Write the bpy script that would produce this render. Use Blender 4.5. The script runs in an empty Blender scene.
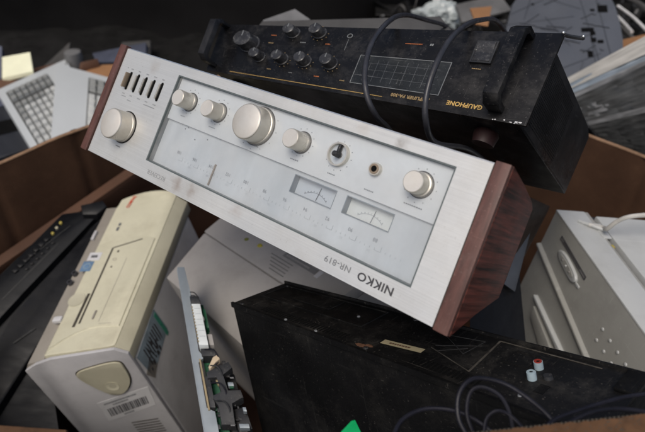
import bpy, bmesh, math, random
from mathutils import Vector, Matrix, noise

random.seed(7)
S = bpy.context.scene
R = math.radians

# ---------------------------------------------------------------- camera
PITCH = R(38); CAMZ = 1.5; FPX = 600.0
cam = bpy.data.objects.new('camera', bpy.data.cameras.new('camera'))
S.collection.objects.link(cam)
cam.location = (0, 0, CAMZ)
cam.rotation_euler = (R(90) - PITCH, 0, 0)
cam.data.sensor_width = 36.0
cam.data.lens = 36.0 * FPX / 645.0
cam.data.clip_start = 0.02
cam.data.clip_end = 200
cam.data.dof.use_dof = True
cam.data.dof.focus_distance = 0.60
cam.data.dof.aperture_fstop = 7.0
S.camera = cam

# ---------------------------------------------------------------- world, sun, exposure
SUN_EL, SUN_ROT = 60, 205          # degrees; soft light from high on the left, a little in front
W = bpy.data.worlds.new('World'); S.world = W; W.use_nodes = True
nt = W.node_tree
sky = nt.nodes.new('ShaderNodeTexSky'); sky.sky_type = 'NISHITA'; sky.sun_disc = False
sky.sun_elevation = R(SUN_EL); sky.sun_rotation = R(SUN_ROT)
sky.air_density = 1.0; sky.dust_density = 5.0; sky.ozone_density = 1.0
bg = nt.nodes['Background']; bg.inputs['Strength'].default_value = 0.105
nt.links.new(sky.outputs[0], bg.inputs[0])
sl = bpy.data.lights.new('sun', 'SUN'); sl.energy = 1.45; sl.angle = R(30); sl.color = (1, .95, .88)
so = bpy.data.objects.new('sun', sl); S.collection.objects.link(so)
az = R(SUN_ROT)
to_sun = Vector((math.sin(az) * math.cos(R(SUN_EL)), math.cos(az) * math.cos(R(SUN_EL)), math.sin(R(SUN_EL))))
so.rotation_euler = to_sun.to_track_quat('Z', 'Y').to_euler()
S.view_settings.view_transform = 'Standard'; S.view_settings.look = 'None'
S.view_settings.gamma = 1; S.view_settings.exposure = 0.0
S.view_settings.use_curve_mapping = False
S.render.engine = 'CYCLES'

# ---------------------------------------------------------------- geometry helpers
cP, sP = math.cos(PITCH), math.sin(PITCH)
def at(px, py, z):
    """point at depth z (metres along the lens axis) on a sight line of the photograph"""
    x = (px - 322.5) / FPX * z; y = (py - 216) / FPX * z
    return Vector((x, z * cP - y * sP, CAMZ - (y * cP + z * sP)))
def gz(px, py, Z):
    """point on the same sight line at height Z"""
    r = at(px, py, 1.0)
    return at(px, py, (CAMZ - Z) / (CAMZ - r.z))

class Frame:
    """local metres (x to the right end, y downwards, z outwards) -> world"""
    def __init__(s, c00, c10, c11, c01, W, H, D):
        s.c = [Vector(p) for p in (c00, c10, c11, c01)]
        # keep the face plane: slide the third corner along its sight line into the plane of the others
        n = (s.c[1] - s.c[0]).cross(s.c[3] - s.c[0]); e = Vector((0, 0, CAMZ)); d = s.c[2] - e
        if abs(n.dot(d)) > 1e-9:
            t = n.dot(s.c[0] - e) / n.dot(d)
            if .6 < t < 1.6: s.c[2] = e + d*t
        s.W = W; s.H = H; s.D = Vector(D).normalized()
    def __call__(s, p):
        u = p[0] / s.W; v = p[1] / s.H; a, b, d, e = s.c
        return a * ((1-u)*(1-v)) + b * (u*(1-v)) + d * (u*v) + e * ((1-u)*v) - s.D * p[2]
class Ident:
    def __call__(s, p): return Vector(p)
WORLD = Ident()
class Rigid:
    def __init__(s, loc, rot=(0, 0, 0)):
        from mathutils import Euler
        s.m = Matrix.Translation(loc) @ Euler(rot).to_matrix().to_4x4()
    def __call__(s, p): return s.m @ Vector(p)

def thing(name, label, cat, loc, group=None):
    o = bpy.data.objects.new(name, None); S.collection.objects.link(o)
    o.empty_display_size = .03
    o.location = loc; o['label'] = label; o['category'] = cat
    if group: o['group'] = group
    return o
def tag(o, label, cat, group=None):
    o['label'] = label; o['category'] = cat
    if group: o['group'] = group
    return o
def root_loc(o):
    v = Vector((0, 0, 0))
    while o: v += o.location; o = o.parent
    return v

class B:
    def __init__(s): s.bm = bmesh.new()
    def box(s, x0, x1, y0, y1, z0, z1, bev=0, seg=2):
        t = bmesh.new(); bmesh.ops.create_cube(t, size=1)
        for v in t.verts:
            v.co = Vector(((x0+x1)/2 + v.co.x*(x1-x0), (y0+y1)/2 + v.co.y*(y1-y0), (z0+z1)/2 + v.co.z*(z1-z0)))
        if bev: bmesh.ops.bevel(t, geom=t.edges[:], offset=bev, segments=seg, affect='EDGES', profile=.6)
        return s._add(t)
    def _add(s, t):
        m = {}
        for v in t.verts: m[v] = s.bm.verts.new(v.co)
        for f in t.faces:
            try: s.bm.faces.new([m[v] for v in f.verts])
            except ValueError: pass
        t.free(); return s
    def lathe(s, cx, cy, prof, n=40, flute=0, amp=0):
        """prof: list of (r, z); closed with caps"""
        rings = []
        for (r, z) in prof:
            ring = []
            for i in range(n):
                a = 2*math.pi*i/n
                rr = r + (amp * (1 if i % 2 else -1) if flute and flute[0] <= z <= flute[1] else 0)
                ring.append(s.bm.verts.new((cx + rr*math.cos(a), cy + rr*math.sin(a), z)))
            rings.append(ring)
        for a, b in zip(rings, rings[1:]):
            for i in range(n):
                s.bm.faces.new((a[i], a[(i+1) % n], b[(i+1) % n], b[i]))
        s.bm.faces.new(rings[0]); s.bm.faces.new(rings[-1][::-1])
        return s
    def ring(s, cx, cy, r0, r1, z0, z1, n=40, a0=0, a1=2*math.pi):
        full = abs(a1 - a0 - 2*math.pi) < 1e-6
        k = n if full else n + 1; V = []
        for i in range(k):
            a = a0 + (a1 - a0)*i/n
            V.append([s.bm.verts.new((cx + r*math.cos(a), cy + r*math.sin(a), z)) for r, z in ((r0, z0), (r1, z0), (r1, z1), (r0, z1))])
        for i in range(n):
            A, C = V[i], V[(i+1) % k]
            for j in range(4): s.bm.faces.new((A[j], A[(j+1) % 4], C[(j+1) % 4], C[j]))
        if not full: s.bm.faces.new(V[0]); s.bm.faces.new(V[-1])
        return s
    def prism(s, pts, z0, z1, bev=0, top=None):
        """pts in xy; top: other outline for the z1 end"""
        t = bmesh.new()
        a = [t.verts.new((x, y, z0)) for x, y in pts]
        b = [t.verts.new((x, y, z1)) for x, y in (top or pts)]
        t.faces.new(a); t.faces.new(b[::-1]); n = len(pts)
        for i in range(n): t.faces.new((a[i], a[(i+1) % n], b[(i+1) % n], b[i]))
        if bev: bmesh.ops.bevel(t, geom=t.edges[:], offset=bev, segments=2, affect='EDGES', profile=.6)
        return s._add(t)
    def extr(s, pts, axis, a0, a1, bev=0):
        """outline in the two other axes, extruded along axis 0/1"""
        t = bmesh.new()
        mk = (lambda p, a: (a, p[0], p[1])) if axis == 0 else (lambda p, a: (p[0], a, p[1]))
        a = [t.verts.new(mk(p, a0)) for p in pts]; b = [t.verts.new(mk(p, a1)) for p in pts]
        t.faces.new(a); t.faces.new(b[::-1]); n = len(pts)
        for i in range(n): t.faces.new((a[i], a[(i+1) % n], b[(i+1) % n], b[i]))
        if bev: bmesh.ops.bevel(t, geom=t.edges[:], offset=bev, segments=2, affect='EDGES', profile=.6)
        return s._add(t)
    def holed(s, o, h, z0, z1):
        """rectangular plate o=(x0,x1,y0,y1) with rectangular hole h"""
        def r(q, z): return [s.bm.verts.new((q[i], q[j], z)) for i, j in ((0, 2), (1, 2), (1, 3), (0, 3))]
        A, Bq, Cq, Dq = r(o, z0), r(h, z0), r(o, z1), r(h, z1)
        for i in range(4):
            j = (i+1) % 4
            s.bm.faces.new((A[i], A[j], Bq[j], Bq[i])); s.bm.faces.new((Cq[i], Cq[j], Dq[j], Dq[i]))
            s.bm.faces.new((A[i], A[j], Cq[j], Cq[i])); s.bm.faces.new((Bq[i], Bq[j], Dq[j], Dq[i]))
        return s
    def tube(s, pts, r, n=10, smooth=6):
        P = [Vector(p) for p in pts]
        if smooth:
            Q = []
            for i in range(len(P)-1):
                p0 = P[max(i-1, 0)]; p1 = P[i]; p2 = P[i+1]; p3 = P[min(i+2, len(P)-1)]
                for k in range(smooth):
                    t = k/smooth
                    Q.append(.5*((2*p1) + (p2-p0)*t + (2*p0-5*p1+4*p2-p3)*t*t + (3*p1-p0-3*p2+p3)*t**3))
            Q.append(P[-1]); P = Q
        rings = []; up = None
        for i, p in enumerate(P):
            d = (P[min(i+1, len(P)-1)] - P[max(i-1, 0)]).normalized()
            if up is None: up = d.orthogonal().normalized()
            up = (up - d*up.dot(d)).normalized(); q = d.cross(up)
            rings.append([s.bm.verts.new(p + (up*math.cos(2*math.pi*k/n) + q*math.sin(2*math.pi*k/n))*r) for k in range(n)])
        for a, b in zip(rings, rings[1:]):
            for k in range(n): s.bm.faces.new((a[k], a[(k+1) % n], b[(k+1) % n], b[k]))
        s.bm.faces.new(rings[0]); s.bm.faces.new(rings[-1][::-1])
        return s
    def blob(s, c, r, amp, freq, sub=4, seed=0):
        t = bmesh.new(); bmesh.ops.create_icosphere(t, subdivisions=sub, radius=1)
        for v in t.verts:
            k = 1 + amp*(noise.noise(v.co*freq + Vector((seed, 0, 0))) + .5*abs(noise.noise(v.co*freq*2.3 + Vector((0, seed, 0)))))
            v.co = Vector((c[0] + v.co.x*r[0]*k, c[1] + v.co.y*r[1]*k, c[2] + v.co.z*r[2]*k))
        return s._add(t)
    def grid(s, fn, nu, nv):
        V = [[s.bm.verts.new(fn(i/nu, j/nv)) for j in range(nv+1)] for i in range(nu+1)]
        for i in range(nu):
            for j in range(nv): s.bm.faces.new((V[i][j], V[i+1][j], V[i+1][j+1], V[i][j+1]))
        return s
    def build(s, name, mat, parent=None, fr=WORLD, ang=35, recalc=True):
        bm = s.bm
        lay = bm.verts.layers.float_vector.new('loc')
        base = root_loc(parent) if parent else Vector((0, 0, 0))
        if parent is None:
            c = Vector((0, 0, 0))
            for v in bm.verts: c += fr(v.co)
            c /= len(bm.verts); base = c
        for v in bm.verts:
            v[lay] = v.co
            v.co = fr(v.co) - base
        if recalc: bmesh.ops.recalc_face_normals(bm, faces=bm.faces[:])
        me = bpy.data.meshes.new(name); bm.to_mesh(me); bm.free()
        me.materials.append(mat)
        me.shade_smooth()
        me.set_sharp_from_angle(angle=R(ang))
        o = bpy.data.objects.new(name, me); S.collection.objects.link(o)
        if parent: o.parent = parent
        else: o.location = base
        return o

def text(body, size, fr, x, y, z, mat, parent, name='lettering', flip=True, rot=0, place=None, bold=0, ax=1, align='CENTER'):
    cu = bpy.data.curves.new(name, 'FONT'); cu.body = body; cu.size = size; cu.align_x = align; cu.align_y = 'CENTER'
    cu.offset = bold; cu.resolution_u = 3; cu.space_character = 1.05
    t = bpy.data.objects.new('t', cu); S.collection.objects.link(t)
    bpy.context.view_layer.update()
    me = bpy.data.meshes.new_from_object(t.evaluated_get(bpy.context.evaluated_depsgraph_get()))
    bpy.data.objects.remove(t)
    b = B(); b.bm.from_mesh(me); bpy.data.meshes.remove(me)
    ca, sa = math.cos(rot), math.sin(rot)
    for v in b.bm.verts:
        tx, ty = v.co.x*ax, v.co.y
        tx, ty = tx*ca - ty*sa, tx*sa + ty*ca
        if place: v.co = Vector(place(tx, ty))
        elif flip: v.co = Vector((x - tx, y + ty, z))
        else: v.co = Vector((x + tx, y - ty, z))
    return b.build(name, mat, parent, fr, recalc=False)

# ---------------------------------------------------------------- materials
def mk(name, col, rough=.5, metal=0.0, var=.2, vs=18, stretch=(1, 1, 1), dust=0.0, dcol=(.32, .29, .25), ds=9,
       bump=0.0, bs=300, bstretch=(1, 1, 1), scratch=0.0, scol=None, spec=.5, coat=0.0, trans=0.0, spots=None, rvar=.15, grime=0.0, gcol=(.05, .035, .025), gs=14):
    m = bpy.data.materials.new(name); m.use_nodes = True; n = m.node_tree; N = n.nodes; L = n.links
    p = N['Principled BSDF']
    at_ = N.new('ShaderNodeAttribute'); at_.attribute_name = 'loc'
    def mapped(sc):
        mp = N.new('ShaderNodeMapping'); mp.inputs['Scale'].default_value = sc
        L.new(at_.outputs['Vector'], mp.inputs['Vector']); return mp.outputs[0]
    def nz(sc, stretch_, detail=5, rgh=.6):
        t = N.new('ShaderNodeTexNoise'); t.inputs['Scale'].default_value = sc; t.inputs['Detail'].default_value = detail
        t.inputs['Roughness'].default_value = rgh
        L.new(mapped(stretch_), t.inputs['Vector']); return t.outputs['Fac']
    def ramp(src, a, b, ca=(0, 0, 0, 1), cb=(1, 1, 1, 1)):
        r = N.new('ShaderNodeValToRGB'); r.color_ramp.elements[0].position = a; r.color_ramp.elements[1].position = b
        r.color_ramp.elements[0].color = ca; r.color_ramp.elements[1].color = cb
        L.new(src, r.inputs[0]); return r.outputs[0]
    def mix(fac, a, b, facv=None, mode='MIX'):
        x = N.new('ShaderNodeMix'); x.data_type = 'RGBA'; x.blend_type = mode
        if fac is not None: L.new(fac, x.inputs[0])
        else: x.inputs[0].default_value = facv
        for q, s_ in ((a, 6), (b, 7)):
            if isinstance(q, tuple): x.inputs[s_].default_value = (*q[:3], 1)
            else: L.new(q, x.inputs[s_])
        return x.outputs[2]
    def mul(a, k):
        x = N.new('ShaderNodeMath'); x.operation = 'MULTIPLY'; L.new(a, x.inputs[0]); x.inputs[1].default_value = k; return x.outputs[0]
    lo = tuple(c*(1-var) for c in col); hi = tuple(min(1, c*(1+var)) for c in col)
    c = ramp(nz(vs, stretch), .3, .7, (*lo, 1), (*hi, 1))
    if grime: c = mix(mul(ramp(nz(gs, (1, 1, 1), 8, .7), .48, .72), grime), c, gcol)
    if dust:
        d = mul(ramp(nz(ds*2.2, (1, 1, 1), 10, .78), .50, .76), dust)
        c = mix(d, c, dcol)
        sp = N.new('ShaderNodeTexNoise'); sp.inputs['Scale'].default_value = 420; sp.inputs['Detail'].default_value = 2
        L.new(at_.outputs['Vector'], sp.inputs['Vector'])
        c = mix(mul(ramp(sp.outputs['Fac'], .66, .74), min(1, dust*1.6)), c, dcol)
    if scratch:
        sc_ = scol or tuple(min(1, q*3+.06) for q in col)
        for k, st in enumerate(((6, 260, 60), (220, 9, 60), (90, 120, 4))):
            c = mix(mul(ramp(nz(1.6 + k*.7, st, 3, .5), .67, .72), scratch), c, sc_)
    if spots:
        for (x, y, z, r, colr, amt) in spots:
            vm = N.new('ShaderNodeVectorMath'); vm.operation = 'DISTANCE'
            ad = N.new('ShaderNodeVectorMath'); ad.operation = 'MULTIPLY_ADD'
            ns = N.new('ShaderNodeTexNoise'); ns.inputs['Scale'].default_value = 90; ns.inputs['Detail'].default_value = 5
            L.new(at_.outputs['Vector'], ns.inputs['Vector'])
            L.new(ns.outputs['Color'], ad.inputs[0]); ad.inputs[1].default_value = (.02, .02, 0); L.new(at_.outputs['Vector'], ad.inputs[2])
            L.new(ad.outputs[0], vm.inputs[0]); vm.inputs[1].default_value = (x + .01, y + .01, z)
            c = mix(mul(ramp(vm.outputs['Value'], 0, r, (1, 1, 1, 1), (0, 0, 0, 1)), amt), c, colr)
    L.new(c, p.inputs['Base Color'])
    rr = ramp(nz(vs*1.7, (1, 1, 1)), .3, .7, (max(.03, rough-rvar),)*3 + (1,), (min(1, rough+rvar),)*3 + (1,))
    L.new(rr, p.inputs['Roughness'])
    p.inputs['Metallic'].default_value = metal
    p.inputs['Specular IOR Level'].default_value = spec
    p.inputs['Coat Weight'].default_value = coat
    if trans:
        p.inputs['Transmission Weight'].default_value = trans
    if bump:
        b = N.new('ShaderNodeBump'); b.inputs['Strength'].default_value = 1; b.inputs['Distance'].default_value = bump
        L.new(nz(bs, bstretch, 4), b.inputs['Height']); L.new(b.outputs[0], p.inputs['Normal'])
    return m

def glass(name, amt=.12, tint=(.93, .97, 1.0), dusty=.08):
    m = bpy.data.materials.new(name); m.use_nodes = True; n = m.node_tree; N = n.nodes; L = n.links
    for q in list(N): N.remove(q)
    o = N.new('ShaderNodeOutputMaterial'); t = N.new('ShaderNodeBsdfTransparent'); t.inputs[0].default_value = (*tint, 1)
    g = N.new('ShaderNodeBsdfGlossy'); g.inputs['Roughness'].default_value = .12
    lw = N.new('ShaderNodeLayerWeight'); lw.inputs[0].default_value = .5
    pw = N.new('ShaderNodeMath'); pw.operation = 'POWER'; L.new(lw.outputs['Facing'], pw.inputs[0]); pw.inputs[1].default_value = 4
    f = N.new('ShaderNodeMath'); f.operation = 'MULTIPLY_ADD'; L.new(pw.outputs[0], f.inputs[0]); f.inputs[1].default_value = .5; f.inputs[2].default_value = .045
    x = N.new('ShaderNodeMixShader'); L.new(f.outputs[0], x.inputs[0]); L.new(t.outputs[0], x.inputs[1]); L.new(g.outputs[0], x.inputs[2])
    d = N.new('ShaderNodeBsdfDiffuse'); d.inputs[0].default_value = (.75, .74, .72, 1)
    a = N.new('ShaderNodeAttribute'); a.attribute_name = 'loc'
    ns = N.new('ShaderNodeTexNoise'); ns.inputs['Scale'].default_value = 16; ns.inputs['Detail'].default_value = 9; ns.inputs['Roughness'].default_value = .7
    L.new(a.outputs['Vector'], ns.inputs['Vector'])
    r = N.new('ShaderNodeValToRGB'); r.color_ramp.elements[0].position = .35; r.color_ramp.elements[1].position = .8
    r.color_ramp.elements[0].color = (dusty*.3,)*3 + (1,); r.color_ramp.elements[1].color = (dusty*2.5,)*3 + (1,)  # pale smears: dust, plus glass reflection painted in as haze
    L.new(ns.outputs['Fac'], r.inputs[0])
    y = N.new('ShaderNodeMixShader'); L.new(r.outputs[0], y.inputs[0]); L.new(x.outputs[0], y.inputs[1]); L.new(d.outputs[0], y.inputs[2])
    L.new(y.outputs[0], o.inputs[0]); return m

BROWN = (.16, .10, .07)
M = dict(
 silver = mk('brushed_aluminium', (.70, .70, .67), .42, .5, .07, 3, (2, 260, 30), dust=.16, dcol=(.33, .29, .23), ds=12, grime=.35, gcol=(.44, .40, .33), gs=6, bump=.00006, bs=9, bstretch=(4, 400, 40), scratch=.04, scol=(.5, .47, .42),
   spots=[(.166, .1225, 0, .012, (.26, .15, .09), .5), (.188, .1235, 0, .009, (.28, .17, .10), .4), (.255, .1195, 0, .010, (.4, .28, .2), .3), (.40, .006, 0, .006, (.2, .16, .12), .5), (.06, .012, 0, .012, (.4, .3, .2), .25), (.36, .005, 0, .008, (.4, .3, .2), .2)]),
 knob = mk('satin_knob_metal', (.60, .57, .50), .38, .65, .06, 30, grime=.25, gcol=(.25, .18, .12), gs=60),
 knobface = mk('knob_face_metal', (.70, .67, .61), .45, .4, .06, 12, grime=.18, gcol=(.35, .27, .2), gs=40),
 white = mk('dial_white', (.64, .635, .62), .5, 0, .04, 10, grime=.25, gcol=(.40, .41, .42), gs=18),
 dialgrey = mk('dial_grey', (.54, .545, .54), .45, 0, .13, 2.5, (9, 1.6, 1), grime=.3, gcol=(.36, .38, .40), gs=12),  # upright bands of soft light painted into the tone, beside the grime
 teal = mk('window_edge', (.10, .12, .12), .4, 0, .2),
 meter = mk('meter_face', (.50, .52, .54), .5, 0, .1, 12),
 meterlit = mk('meter_face_lit', (.66, .66, .62), .5, 0, .08, 12),  # brighter copy of the meter face, light put into its colour
 meterside = mk('meter_side', (.22, .25, .27), .5, 0, .2, 12),
 ink = mk('grey_ink', (.17, .18, .19), .6), inkpale = mk('pale_grey_ink', (.33, .34, .35), .6), inknum = mk('numeral_ink', (.24, .25, .26), .6), inkfaint = mk('faint_ink', (.45, .46, .47), .6), inkdark = mk('dark_ink', (.05, .05, .055), .5),
 black = mk('black_plastic', (.012, .012, .013), .42, 0, .3, 20, dust=.12, ds=12, scratch=.15),
 hole = mk('dark_hole', (.004, .004, .004), .8, spec=.1),
 wood = mk('rosewood_veneer', (.078, .021, .015), .5, 0, .95, 5.0, (5, 60, 3), spec=.16, dust=.10, dcol=(.16, .10, .08), ds=10, rvar=.1, grime=.6, gcol=(.012, .006, .005), gs=22, bump=.0003, bs=3, bstretch=(5, 90, 6)),
 woodedge = mk('veneer_edge', (.105, .046, .036), .48, 0, .4, 4, (40, 6, 4), dust=.3, dcol=(.25, .19, .16), ds=10, scratch=.2),
 amber = mk('dial_pointer_brown', (.22, .17, .12), .5),
 chrome = mk('chrome', (.75, .74, .70), .2, .9, .1),
 ampblack = mk('amp_black_paint', (.0050, .0050, .0056), .40, 0, .3, 14, spec=.3, dust=.22, dcol=(.20, .19, .18), ds=10, scratch=.35, scol=(.09, .085, .08)),
 ampside = mk('amp_side_metal', (.012, .0122, .0135), .42, .0, spec=.3, var=.4, vs=10, dust=.13, dcol=(.16, .15, .14), ds=9, scratch=.3, bump=.0004, bs=160),
 ampknob = mk('dusty_black_knob', (.030, .030, .032), .38, .0, .3, 40, dust=.55, dcol=(.26, .26, .25), ds=38),
 gold = mk('gold_print', (.62, .40, .13), .4, .2, .2, 60), golddim = mk('dim_gold_print', (.30, .21, .10), .5, 0, .2, 60), orange_ink = mk('orange_print', (.42, .13, .04), .5),
 greyline = mk('grey_line', (.20, .21, .21), .45), screen = mk('smoked_display', (.020, .022, .023), .35, spec=.3, metal=0, var=.5, vs=9, dust=.30, dcol=(.13, .135, .13), ds=16, scratch=.5, scol=(.2, .2, .2)),
 beige = mk('beige_abs', (.62, .595, .445), .42, 0, .08, 6, scratch=.12, scol=(.3, .27, .2), dust=.15, dcol=(.2, .17, .12), grime=.5, gcol=(.40, .36, .25), gs=9, bump=.00008, bs=900),
 beigeedge = mk('beige_chamfer', (.50, .475, .355), .42, 0, .08, 6, grime=.3, gcol=(.22, .19, .13), gs=9),
 beigedark = mk('beige_grey_strip', (.30, .275, .235), .5, 0, .1, 7, grime=.4, gcol=(.16, .14, .11), gs=12),
 pcmetal = mk('grey_case_metal', (.58, .575, .565), .42, .1, .14, 5, grime=.4, gcol=(.11, .10, .095), gs=6, scratch=.1, bump=.00006, bs=700),
 pcwhite = mk('grey_white_abs', (.52, .515, .52), .45, 0, .08, 6, scratch=.10, scol=(.3, .3, .3), grime=.5, gcol=(.26, .25, .25), gs=8, bump=.00008, bs=900),
 seam = mk('seam_dark', (.05, .042, .03), .7), red = mk('red_print', (.62, .07, .03), .5), blue = mk('blue_sticker', (.13, .22, .34), .4, 0, .2, 60), paper = mk('paper_label', (.60, .60, .60), .6, 0, .08, 30),
 bluepale = mk('pale_blue_sticker', (.30, .38, .42), .35, 0, .3, 25), green = mk('green_sticker', (.06, .30, .20), .4), foil = mk('label_scrawl', (.05, .05, .055), .4),
 unitblack = mk('deck_black_metal', (.0042, .0042, .0045), .55, 0, .4, 8, spec=.18, dust=.16, dcol=(.09, .085, .075), ds=8, scratch=.12, scol=(.05, .05, .045), bump=.0002, bs=500),
 unitpanel = mk('deck_back_panel', (.007, .0068, .0068), .48, 0, .4, 9, spec=.25, dust=.45, dcol=(.10, .092, .08), ds=8, scratch=.35, scol=(.12, .11, .095), bump=.0002, bs=400),
 rust = mk('rust', (.11, .05, .025), .8, 0, .5, 90), greystrip = mk('blue_grey_strip', (.05, .055, .065), .5, 0, .3, 12), darkboard = mk('dark_olive_brown_board', (.030, .018, .012), .6, 0, .6, 8, grime=.5, gcol=(.01, .008, .006), gs=20, spec=.2), deepred = mk('dull_red_plastic', (.25, .03, .02), .45), tapeline = mk('worn_tan_line', (.060, .053, .043), .7, 0, .6, 90), footred = mk('dark_maroon_rubber', (.022, .009, .009), .5), cardtop = mk('dirty_cardboard_top', (.10, .052, .026), .85, 0, .3, 12, grime=.85, gcol=(.02, .013, .009), gs=45, spec=.2), tapepaper = mk('yellowed_label', (.42, .36, .22), .6, 0, .15, 40),
 greybox = mk('grey_shell', (.33, .315, .30), .5, 0, .08, 6, grime=.35, gcol=(.12, .11, .10), gs=8, bump=.00008, bs=700),
 greylabelfaint = mk('faint_grey_print', (.030, .030, .029), .55, 0, .5, 60), greylabel = mk('grey_label', (.20, .195, .19), .5, 0, .1, 40), yellow = mk('yellow_spot', (.42, .36, .04), .5), lime = mk('olive_spot', (.16, .17, .03), .5),
 prt = mk('warm_grey_shell', (.32, .32, .298), .42, 0, .08, 5, scratch=.12, grime=.55, gcol=(.19, .185, .17), gs=9, bump=.0001, bs=700),
 prttop = mk('pale_grey_lid', (.46, .475, .47), .42, 0, .07, 5, scratch=.10, grime=.5, gcol=(.33, .33, .32), gs=11, bump=.0001, bs=700),
 cordwhite = mk('grey_white_cord', (.46, .45, .42), .5, 0, .15, 50), cable = mk('dark_rubber_cable', (.028, .029, .036), .45, 0, .3, 40, dust=.2, dcol=(.12, .12, .12), ds=40),
 cablethin = mk('dark_violet_cable', (.009, .009, .015), .55, 0, .3, 40, spec=.3),
 steelblue = mk('zinc_sheet', (.29, .325, .345), .42, .45, .15, 12, grime=.3, gcol=(.2, .22, .23), gs=20), connector = mk('white_connector_plastic', (.62, .66, .66), .4),
 pin = mk('brass_pin', (.35, .28, .16), .4, .5), pcb = mk('green_circuit_board', (.02, .10, .05), .4), cream = mk('cream_plastic', (.52, .42, .29), .5), darkclip = mk('dark_grey_plastic', (.020, .021, .023), .5, 0, .3, 60, dust=.15),
 greenplastic = mk('bright_green_plastic', (.01, .42, .13), .35),
 fax = mk('blue_black_plastic', (.006, .007, .009), .42, 0, .3, 10, dust=.14, dcol=(.05, .055, .06), ds=14, spec=.25),
 faxgrey = mk('charcoal_plastic', (.007, .0075, .009), .45, 0, .3, 12, dust=.14, dcol=(.06, .06, .06), ds=18, spec=.25), btnyellow = mk('yellow_button', (.42, .34, .07), .4), btncream = mk('cream_button', (.42, .39, .28), .4),
 keybody = mk('keyboard_shell', (.50, .53, .54), .5, 0, .05, 5, grime=.2, gcol=(.35, .36, .36), gs=8), keycap = mk('keycap', (.50, .515, .50), .5, 0, .12, 40), keycapdark = mk('keycap_grey', (.27, .28, .27), .5, 0, .12, 40), keywell = mk('key_well', (.045, .047, .045), .7),
 plate = mk('blue_grey_moulding', (.088, .096, .112), .5, 0, .1, 8, grime=.3, gcol=(.07, .08, .095), gs=9), rib = mk('dark_groove_line', (.045, .05, .06), .6),  # rib: darker strips laid on the moulding to draw its grooves
 film = mk('streaked_grey_film', (.16, .165, .17), .36, 0, .6, 3, (3, 80, 20), dust=.15), filmlight = mk('pale_film', (.42, .41, .38), .35, 0, .3, 3, (3, 60, 20)), filmblue = mk('blue_grey_film', (.20, .24, .28), .35, 0, .4, 3, (3, 60, 20)), filmdark = mk('dark_film', (.06, .062, .062), .36, 0, .7, 3, (3, 90, 20)),
 card_orange = mk('clean_cardboard', (.30, .15, .065), .8, 0, .15, 10), tagpaper = mk('pale_yellow_paper', (.80, .80, .58), .6, 0, .06, 20), bluebox = mk('slate_blue_plastic', (.075, .085, .12), .5), darkbox = mk('dark_slate_plastic', (.022, .024, .03), .5, 0, .3, 12), scrapgrey = mk('scrap_grey', (.15, .15, .15), .5, 0, .3, 12), lidgrey = mk('dull_grey_lid', (.10, .098, .095), .45, 0, .3, 8, grime=.5, gcol=(.08, .08, .075), gs=12),
 bag = mk('crumpled_white_plastic', (.38, .42, .42), .35, 0, .2, 20), darkscrap = mk('dark_scrap', (.020, .020, .021), .5, 0, .6, 20, dust=.15), palescrap = mk('pale_scrap_strip', (.6, .6, .6), .35),
 tarp = mk('black_tarpaulin', (.0065, .006, .006), .6, 0, .3, 2, spec=.25), yard = mk('yard_concrete', (.06, .056, .05), .9, 0, .3, 2, grime=.5, gs=3, bump=.004, bs=20),
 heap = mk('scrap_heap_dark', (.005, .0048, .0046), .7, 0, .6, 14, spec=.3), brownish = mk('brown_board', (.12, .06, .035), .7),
)

def cardboard():
    m = mk('damp_kraft_cardboard', (.070, .036, .021), .8, 0, .35, 4, grime=.7, gcol=(.035, .015, .009), gs=3.5, spec=.2, dust=.25, dcol=(.16, .085, .05), ds=6, scratch=.08, scol=(.17, .09, .05))
    n = m.node_tree; N = n.nodes; L = n.links; p = N['Principled BSDF']
    a = [q for q in N if q.type == 'ATTRIBUTE'][0]
    w = N.new('ShaderNodeTexWave'); w.bands_direction = 'X'; w.inputs['Scale'].default_value = 70; w.inputs['Distortion'].default_value = .6; w.inputs['Detail'].default_value = 1
    L.new(a.outputs['Vector'], w.inputs['Vector'])
    ns = N.new('ShaderNodeTexNoise'); ns.inputs['Scale'].default_value = 12; L.new(a.outputs['Vector'], ns.inputs['Vector'])
    ad = N.new('ShaderNodeMath'); ad.operation = 'MULTIPLY_ADD'; L.new(ns.outputs[0], ad.inputs[0]); ad.inputs[1].default_value = 9; L.new(w.outputs['Fac'], ad.inputs[2])
    b = N.new('ShaderNodeBump'); b.inputs['Distance'].default_value = .00005; L.new(ad.outputs[0], b.inputs['Height']); L.new(b.outputs[0], p.inputs['Normal'])
    return m
M['card'] = cardboard()
M['cardedge'] = mk('cardboard_cut_edge', (.25, .155, .095), .85, 0, .3, 60, spec=.2, bump=.001, bs=120)
M['cardlip'] = mk('cardboard_ledge', (.085, .040, .022), .75, 0, .3, 5, grime=.4, gcol=(.07, .03, .016), gs=6)

# ---------------------------------------------------------------- setting: yard ground and tarpaulin
g = B().grid(lambda u, v: Vector((-30 + 60*u, -20 + 60*v, .012*noise.noise(Vector((u*90, v*90, 0))))), 60, 60).build('ground', M['yard'], recalc=False); g['kind'] = 'structure'

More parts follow.
